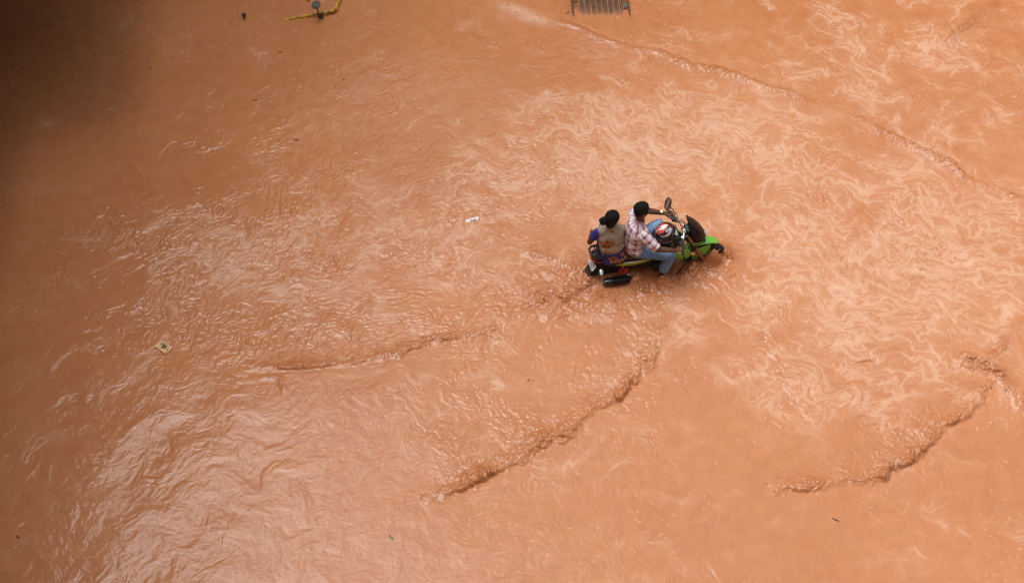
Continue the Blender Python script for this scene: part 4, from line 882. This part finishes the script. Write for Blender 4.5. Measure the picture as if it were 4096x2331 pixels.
Wd = lambda co: (co - hw) @ WRm
whp = [prim_ell(WP(-.014, 0, .028), np.array([.104, .088, .092]) * 1.10, WRm, 40, 26), prim_ell(WP(-.050, 0, -.015), np.array([.062, .076, .085]) * 1.10, WRm, 30, 20)]
bunc = WP(-.168, .020, .030)
hr = blob('hair', whp, 'hair', wn, voxel=.005, smooth=4, disp=lambda co: .0022 * np.sin(Wd(co)[:, 2] * 240 + Wd(co)[:, 1] * 90 + 2 * n3(co, 10, 370)) + .002 * n3(co, 40, 371), cut=lambda co: (Wd(co)[:, 0] > .060 + .20 * Wd(co)[:, 2]) | ((Wd(co)[:, 2] < -.030) & (Wd(co)[:, 0] > -.030)) | (Wd(co)[:, 2] < -.095))
def bun_disp(co):
    q = (co - np.array(bunc)) @ WRm; a = np.arctan2(q[:, 2], q[:, 1]); r = np.hypot(q[:, 2], q[:, 1])
    return .004 * np.sin(a * 3 + r * 160) + .0025 * n3(co, 50, 375)
blob('hair_bun', [prim_ell(bunc, (.054, .056, .060), WRm, 30, 20), prim_capsule(bunc, WP(-.09, 0, .02), .030, .040)], 'hair', hr, voxel=.004, smooth=3, disp=bun_disp)
part('earring', [prim_ell(WP(.0, -.082, -.036), (.006, .004, .006), None, 12, 8), prim_ell(WP(.0, -.083, -.046), (.004, .004, .006), None, 12, 8)], 'gold', wn)
# blouse: royal blue sleeve on the rear arm
bl_ = [prim_ell((-.635, .062, 1.11), (.160, .108, .125)), prim_capsule(WSL, np.array(WSL) * .48 + np.array(WEL) * .52, .060, .055), prim_capsule(WSR, np.array(WSR) * .45 + np.array(WER) * .55, .058, .054), prim_capsule(WSL, WSR, .058, .058)]
def blcut(co):
    e = np.array(WEL) - np.array(WSL); e /= np.linalg.norm(e); return (((co - np.array(WSL)) @ e > .125) & (co[:, 0] < -.78)) | ((co[:, 2] > 1.205) & (np.abs(co[:, 0] + .63) < .10))
bo = blob('blouse', bl_, 'silk', wn, voxel=.0055, smooth=5, color=lambda co: solid(co, (.028, .030, .19)) * (1 + .15 * n3(co, 20, 380))[:, None], disp=lambda co: .003 * n3(co, 18, 381), cut=blcut)
m_ = bo.modifiers.new('thick', 'SOLIDIFY'); m_.thickness = .003; m_.offset = 0
# flowered wrap: over the back and front shoulder, round the hips, down over the legs
BEI = (.28, .215, .155); BLU = (.028, .020, .085); BR = (.27, .075, .015); DK = (.045, .008, .016)
def flower(c, u, v, cu, cv, rx, ry, rot, seed, base_=BR, pet=5):
    a = np.arctan2((v - cv) / ry, (u - cu) / rx) + rot; r = np.hypot((u - cu) / rx, (v - cv) / ry)
    lim = .72 + .22 * np.cos(a * pet) + .10 * perlin(u / 16 + seed, v / 16, 390 + seed) + .07 * perlin(u / 5, v / 5, 395)
    m = sstep(lim + .05, lim - .05, r); streak = .5 + .5 * np.sin(a * 26 + seed)
    fc = mix(solid(c, base_), (.45, .21, .08), sstep(.45, .95, r / (lim + 1e-3)) * .55 * streak); fc = mix(fc, DK, sstep(.42, .10, r + .08 * perlin(u / 6, v / 6, 397)))
    return c * (1 - m[:, None]) + fc * m[:, None]
def wrap_col(co):
    u, v = flat_uv(co)
    ub = np.array([325, 345, 372, 405, 430, 560, 640, 700, 735, 752, 770]); vb = np.array([400, 640, 760, 860, 902, 905, 890, 850, 790, 700, 400])
    lowv = np.interp(u, ub, vb) + 3 * perlin(u / 14, v / 14, 400) - 16 * ((np.abs(u - 478) < 9) & (v > 850)) 
    c = solid(co, BEI) * (1 + .07 * n3(co, (4, 4, 10), 401))[:, None]
    c = flower(c, u, v, 560, 612, 52, 24, .4, 3, (.40, .10, .04), 4)
    for (a, b_, rx, ry, ro, sd_) in ((500, 755, 62, 46, .3, 1), (458, 800, 56, 40, 1.4, 2), (560, 772, 50, 38, 2.2, 5), (515, 800, 50, 44, .8, 6)): c = flower(c, u, v, a, b_, rx, ry, ro, sd_)
    below = sstep(lowv - 1.5, lowv + 1.5, v); left = sstep(346 + (v - 560) * .09, 338 + (v - 560) * .09, u) * (v > 540)
    low = solid(co, BLU) * (1 + .2 * n3(co, 12, 404))[:, None]
    for (a, b_, rx, ry, ro, sd_) in ((585, 975, 78, 66, .4, 7), (735, 880, 62, 90, 1.1, 8), (700, 1010, 70, 56, .2, 9), (372, 815, 26, 46, .9, 10), (800, 760, 40, 100, .3, 11), (470, 1100, 60, 50, .3, 12), (640, 1130, 70, 60, 1.3, 13)): low = flower(low, u, v, a, b_, rx, ry, ro, sd_, (.27, .085, .020))
    low = mix(low, (.30, .09, .03), .75 * sstep(1035, 1075, v) * (.5 + .5 * perlin(u / 20, v / 20, 408)))
    m = np.maximum(below, 0)[:, None]; c = c * (1 - m) + low * m
    bm_ = (sstep(24, 18, np.abs(v - (lowv + 20))) * (u > 350) * (u < 765))[:, None]; c = c * (1 - bm_) + np.array(BLU) * bm_
    lm = left[:, None]; c = c * (1 - lm) + np.array((.04, .035, .28)) * lm
    return np.clip(c, .006, 1)
wrapp = [prim_ell((-.618, .045, 1.09), (.198, .135, .155)), prim_ell((-.612, .038, 1.02), (.203, .146, .17)), prim_ell((-.602, .022, .92), (.208, .156, .16)), prim_ell((-.592, .000, .825), (.222, .165, .125)), prim_ell((-.585, -.075, .745), (.195, .115, .105)), prim_capsule((-.755, .055, 1.19), WSR, .076, .076), prim_capsule((-.700, .052, 1.225), (-.57, .06, 1.225), .058, .058),
    prim_capsule(WSR, np.array(WER) * .9 + np.array(WSR) * .1, .066, .064), prim_capsule(WER, (-.34, .24, .95), .056, .045),
    prim_capsule((-.66, .06, .84), (-.60, .42, .84), .105, .082), prim_capsule((-.53, .06, .84), (-.47, .42, .84), .105, .082), prim_capsule((-.60, .42, .83), (-.57, .37, .46), .080, .082), prim_capsule((-.47, .42, .83), (-.46, .37, .46), .080, .082), prim_capsule((-.53, .42, .80), (-.52, .37, .46), .080, .085)]
def wfold(co):
    u, v = flat_uv(co); f = .0035 * n3(co, (7, 5, 9), 410) + .002 * n3(co, 26, 413)
    t = (u - 520) * .55 - (v - 700) * .8; f = f + .0028 * np.sin(t / 16 + 2.2 * perlin(u / 90, v / 90, 415)) * sstep(540, 600, v) * sstep(900, 800, v)
    r = np.arctan2(u - 480, 910 - v + 1e-3); f = f + .004 * np.cos(r * 22) * np.exp(-((u - 480) / 90) ** 2 - ((v - 850) / 70) ** 2)
    f = f + .004 * sstep(900, 960, v) * np.sin(u / 13 + 2 * perlin(u / 60, v / 60, 416))
    return f
wr_ = blob('wrap_dress', wrapp, 'silk', wn, voxel=.0052, smooth=22, color=wrap_col, disp=wfold, cut=lambda co: ((co - np.array([-.628, .06, 1.20])) @ np.array([.05, .10, 1.0]) > .072) & (np.abs(co[:, 0] + .628) < .045))
m_ = wr_.modifiers.new('thick', 'SOLIDIFY'); m_.thickness = .003; m_.offset = 0

# ---- helmet lying on the tank bag
hb_ = (.125, -.055, 1.035)
hm = thing('helmet', hb_, 'black full-face helmet with red and white flame graphics resting on the tank bag', 'helmet', BIKE)
hcen = np.array([.130, -.055, 1.118])
def hel_col(co):
    u, v = flat_uv(co); c = solid(co, (.010, .010, .012))
    def ell(cu, cv, a, b_, an): 
        x = (u - cu) * math.cos(an) + (v - cv) * math.sin(an); y = -(u - cu) * math.sin(an) + (v - cv) * math.cos(an); return (x / a) ** 2 + (y / b_) ** 2
    red = (ell(1225, 590, 82, 62, -.5) < 1) & ~(ell(1262, 622, 72, 46, -.6) < 1) | ((ell(1215, 600, 50, 42, -.4) < 1)) | (ell(1262, 522, 60, 12, .1) < 1)
    red2 = (ell(1232, 598, 66, 20, -.75) < 1) & (u + v > 1790)
    c[red] = (.62, .055, .015); c[red2] = (.70, .10, .07)
    wh = ((ell(1240, 545, 62, 17, -.25) < 1) | (ell(1222, 572, 52, 14, -.45) < 1)) & ~(ell(1196, 556, 26, 5, -.5) < 1)
    wh &= ~((np.abs((u - 1215) * .5 + (v - 560)) < 3) & (u < 1245)); c[wh] = (.72, .70, .70)
    cr = (ell(1270, 615, 86, 66, -.4) < 1) & ~(ell(1256, 604, 84, 60, -.45) < 1) & (u > 1205) & (v > 560); c[cr] = (.58, .57, .60)
    rb = cr & (np.abs(((u - v) % 12) - 6) < 2) & (u > 1250) & (u < 1300); c[rb] = (.55, .08, .06)
    sq = (ell(1150, 612, 14, 26, .3) < 1); c[sq] = (.55, .53, .50)
    return c
shell = blob('shell', [prim_ell(hcen, (.142, .130, .130), None, 48, 32), prim_ell(hcen + [-.02, -.045, -.045], (.122, .11, .085), None, 40, 26)], 'helmet', hm, voxel=.0035, smooth=4, color=hel_col)
def ring_pts(c, n_, r, a0, a1, k, sx=1.0):
    n_ = Vector(n_).normalized(); a_ = n_.cross(Vector((0, 0, 1))).normalized(); b_ = n_.cross(a_)
    return [tuple(Vector(c) + a_ * math.cos(t) * r * sx + b_ * math.sin(t) * r) for t in np.linspace(a0, a1, k)]
vis = []
for t in np.linspace(R(-62), R(62), 15):
    d = Matrix.Rotation(t, 3, 'Z') @ Vector((-.50, -.866, 0)); d = Vector(d)
    p = Vector(hcen) + Vector((d.x * .148, d.y * .152, -.030)) + Vector((-.012, -.016, 0)); vis.append((tuple(p), tuple(d * .004), (0, 0, .034 - .012 * abs(t)), 3))
part('visor', [prim_loft(vis, seg=14)], 'gloss_black', hm)
part('rim_trim', [prim_tube([tuple(Vector(hcen) + Vector((math.cos(t) * .112 - .012, math.sin(t) * .104 - .022, -.088))) for t in np.linspace(0, 2 * math.pi, 40)], .0065, seg=10)], 'rubber', hm)
part('vent', [prim_box(hcen + np.array([.092, .052, .058]), (.018, .010, .006), Matrix.Rotation(R(-30), 3, 'Y')), prim_box(hcen + np.array([.124, -.02, .03]), (.006, .014, .006))], 'chrome', hm, bevel=.003)
nrm = np.array([.10, -.50, .80]); nrm /= np.linalg.norm(nrm); tr = np.array([.062, .034, .012]); tr -= nrm * tr.dot(nrm); tr /= np.linalg.norm(tr); tu = np.cross(nrm, tr)
tc_ = hcen + nrm * np.array([.142, .130, .130]) * 1.0 + nrm * .0022
part('lettering', [text_prim('King', .050, tc_, tr, tu, bold=.0016)], 'white_paint', hm, smooth=False)
# ------------------------------------------------------------------ small things afloat, splashes
def drift(name, px, py, label, cat, kind, size, ang, mat):
    x, y, _ = ground_at(px, py); z = water_z(x, y) + .004
    c, s = math.cos(ang), math.sin(ang); u = np.array([c, s, 0]); v = np.array([-s, c, 0]); p = np.array([x, y, z])
    if kind == 'leaf':
        out = [p + u * size * a + v * size * b_ for a, b_ in ((-1, 0), (-.5, .30), (0, .42), (.55, .28), (1, .02), (.5, -.26), (0, -.36), (-.55, -.24))]; V, F = prim_poly(out, (0, 0, 1), .004)
        V[:, 2] += .25 * size * np.abs((V - p) @ v) / size * .6
        o = part(name, join([(V, F), prim_tube([p - u * size, p - u * size * 1.5 + v * size * .15], .0016, seg=5)]), mat)
    elif kind == 'twig':
        o = part(name, join([prim_tube([p - u * size, p + v * size * .06, p + u * size], [.006, .007, .004], seg=7), prim_tube([p + u * size * .2, p + u * size * .5 + v * size * .35 + np.array([0, 0, .008])], .003, seg=5)]), mat)
    else:
        o = part(name, join([prim_ell(p, (size, size * .8, size * .6), None, 14, 9), prim_tube([p, p + u * size * 1.6 + np.array([0, 0, .004])], size * .22, seg=6)]), mat)
    tag(o, label, cat); return o
drift('leaf', 296.4, 139.8, 'dark leaf shaped like a small boat drifting left of the white number plate row', 'leaf', 'leaf', .036, R(10), 'leaf')
drift('seed_pod', 280.2, 52.4, 'tiny round black seed pod drifting below the yellow kerb frame', 'seed pod', 'pod', .017, R(200), 'leaf')
drift('seed_pod', 343.8, 79.4, 'tiny brown seed pod with a tail right of and below the round black one', 'seed pod', 'pod', .014, R(210), 'leaf')
drift('twig', 255.6, 100.4, 'short thin twig drifting in the smooth brown water at upper left', 'twig', 'twig', .038, R(5), 'twig')
drift('twig', 835.6, 519.4, 'single dark twig floating in the calm pink water at lower right', 'twig', 'twig', .046, R(-32), 'twig')
drift('leaf', 17.8, 536.2, 'small dark leaf scrap near the lower left corner', 'leaf', 'leaf', .030, R(-30), 'leaf')
drift('leaf', 568.0, 12.6, 'small brown leaf just below the left foot of the drain grate', 'leaf', 'leaf', .030, R(25), 'twig')
drift('seed_pod', 150.2, 68.0, 'tiny dark seed pod in the shade at upper left', 'seed pod', 'pod', .015, R(60), 'leaf')
drift('twig', 528.5, 379.5, 'tiny splinter floating between the two long wave fronts', 'twig', 'twig', .018, R(50), 'twig')
# green bottle bobbing neck up
x, y, _ = ground_at(392, 537.6); z = water_z(x, y)
bt = thing('bottle', (x, y, z), 'tiny green glass bottle bobbing in the calm water at the bottom', 'bottle')
a = Vector((-.55, .55, .35)).normalized()
k_ = .5
part('glass', [prim_lathe(Vector((x, y, z)) - a * .02, a, [(t * k_, r * k_) for t, r in ((0, .020), (.004, .028), (.060, .028), (.080, .015), (.105, .012), (.108, .014), (.114, .014))], seg=24)], 'bottle', bt)
part('cap', [prim_lathe(Vector((x, y, z)) + a * .037, a, [(0, .008), (.007, .008), (.008, .006)], seg=16)], 'leaf', bt)
# water thrown up round the bike and along the breaking fronts
V = []; F = []; o0 = 0
ico = prim_ell((0, 0, 0), (1, 1, 1), None, 7, 5)
def drop(p, r, stretch=(1, 1, 1)):
    global o0
    v = ico[0] * (r * np.array(stretch)) + np.array(p); V.append(v); F.extend(tuple(i + o0 for i in q) for q in ico[1]); o0 += len(v)
def tongue(p, d, L_, w_):
    """a curling lick of muddy water"""
    global o0
    p = np.array(p, float); d = np.array(d, float); pts = []; k = 7
    for i in range(k):
        t = i / (k - 1); pts.append(p + d * L_ * t + np.array([rng.normal(0, .12) * L_ * t, rng.normal(0, .12) * L_ * t, L_ * (.75 * t - .55 * t * t)]))
    v, f = prim_tube([tuple(q) for q in pts], [w_ * (1 - .85 * (i / (k - 1))) * (1 + .25 * rng.normal()) for i in range(k)], seg=7)
    V.append(v); F.extend(tuple(i + o0 for i in q) for q in f); o0 += len(v)
def bw(x, y, z): return np.array(bike_to_world((x, y, z)))
for (cx_, cy_, sx, sy, n_, hz, pw) in [(1.02, 0, .07, .07, 46, .10, .014), (.82, -.13, .06, .05, 44, .16, .013), (.45, -.26, .12, .07, 34, .06, .012), (-.29, -.27, .05, .05, 40, .12, .013), (-.28, -.42, .07, .04, 26, .06, .012),
                                      (.12, -.37, .09, .05, 30, .06, .011), (-.95, -.10, .08, .10, 34, .05, .011), (-.1, -.30, .25, .06, 36, .04, .010), (-.62, -.40, .2, .05, 26, .03, .010), (.9, .12, .1, .06, 20, .06, .010)]:
    for i in range(n_):
        q = bw(cx_ + rng.normal(0, sx), cy_ + rng.normal(0, sy), .33); z = water_z(q[0], q[1]); a = rng.uniform(0, 2 * np.pi)
        if i % 2: tongue((q[0], q[1], z - .01), (math.cos(a), math.sin(a), .2), rng.uniform(.03, .09), rng.uniform(.5, 1.0) * pw)
        else: drop((q[0], q[1], z + abs(rng.normal(0, hz * .6))), rng.uniform(.003, .008), (1, 1, rng.uniform(.7, 1.5)))
for P, wb_, wf_, ht, ch in FRONTS[:3]:
    Ls = np.linalg.norm(P[1:] - P[:-1], axis=1); n_ = int(Ls.sum() * 26 * ch / .04)
    for i in range(n_):
        k = rng.choice(len(Ls), p=Ls / Ls.sum()); t = rng.random(); q = P[k] * (1 - t) + P[k + 1] * t; d = (P[k + 1] - P[k]) / Ls[k]; nn_ = np.array([-d[1], d[0]])
        q = q + nn_ * abs(rng.normal(.02, wb_ * .35)); z = water_z(q[0], q[1]) if abs(q[0]) < 9 else 0
        a = rng.uniform(0, 2 * np.pi)
        if rng.random() < .75: tongue((q[0], q[1], z - .008), (-nn_[0] * .7 + .6 * math.cos(a), -nn_[1] * .7 + .6 * math.sin(a), .1), rng.uniform(.02, .050), rng.uniform(.004, .010))
        else: drop((q[0], q[1], z + rng.uniform(0, .03)), rng.uniform(.0025, .005))
me = bpy.data.meshes.new('splash'); me.from_pydata(np.concatenate(V).tolist(), [], F)
for p in me.polygons: p.use_smooth = True
M['splash'] = principled('muddy_splash', MUD_B, .12, ior=1.33, var=.15); me.materials.append(M['splash'])
sp_ = bpy.data.objects.new('water_splash', me); COL.objects.link(sp_)
tag(sp_, 'muddy splashes and droplets thrown up round the motorcycle and along the breaking fronts', 'splash', None, 'stuff')
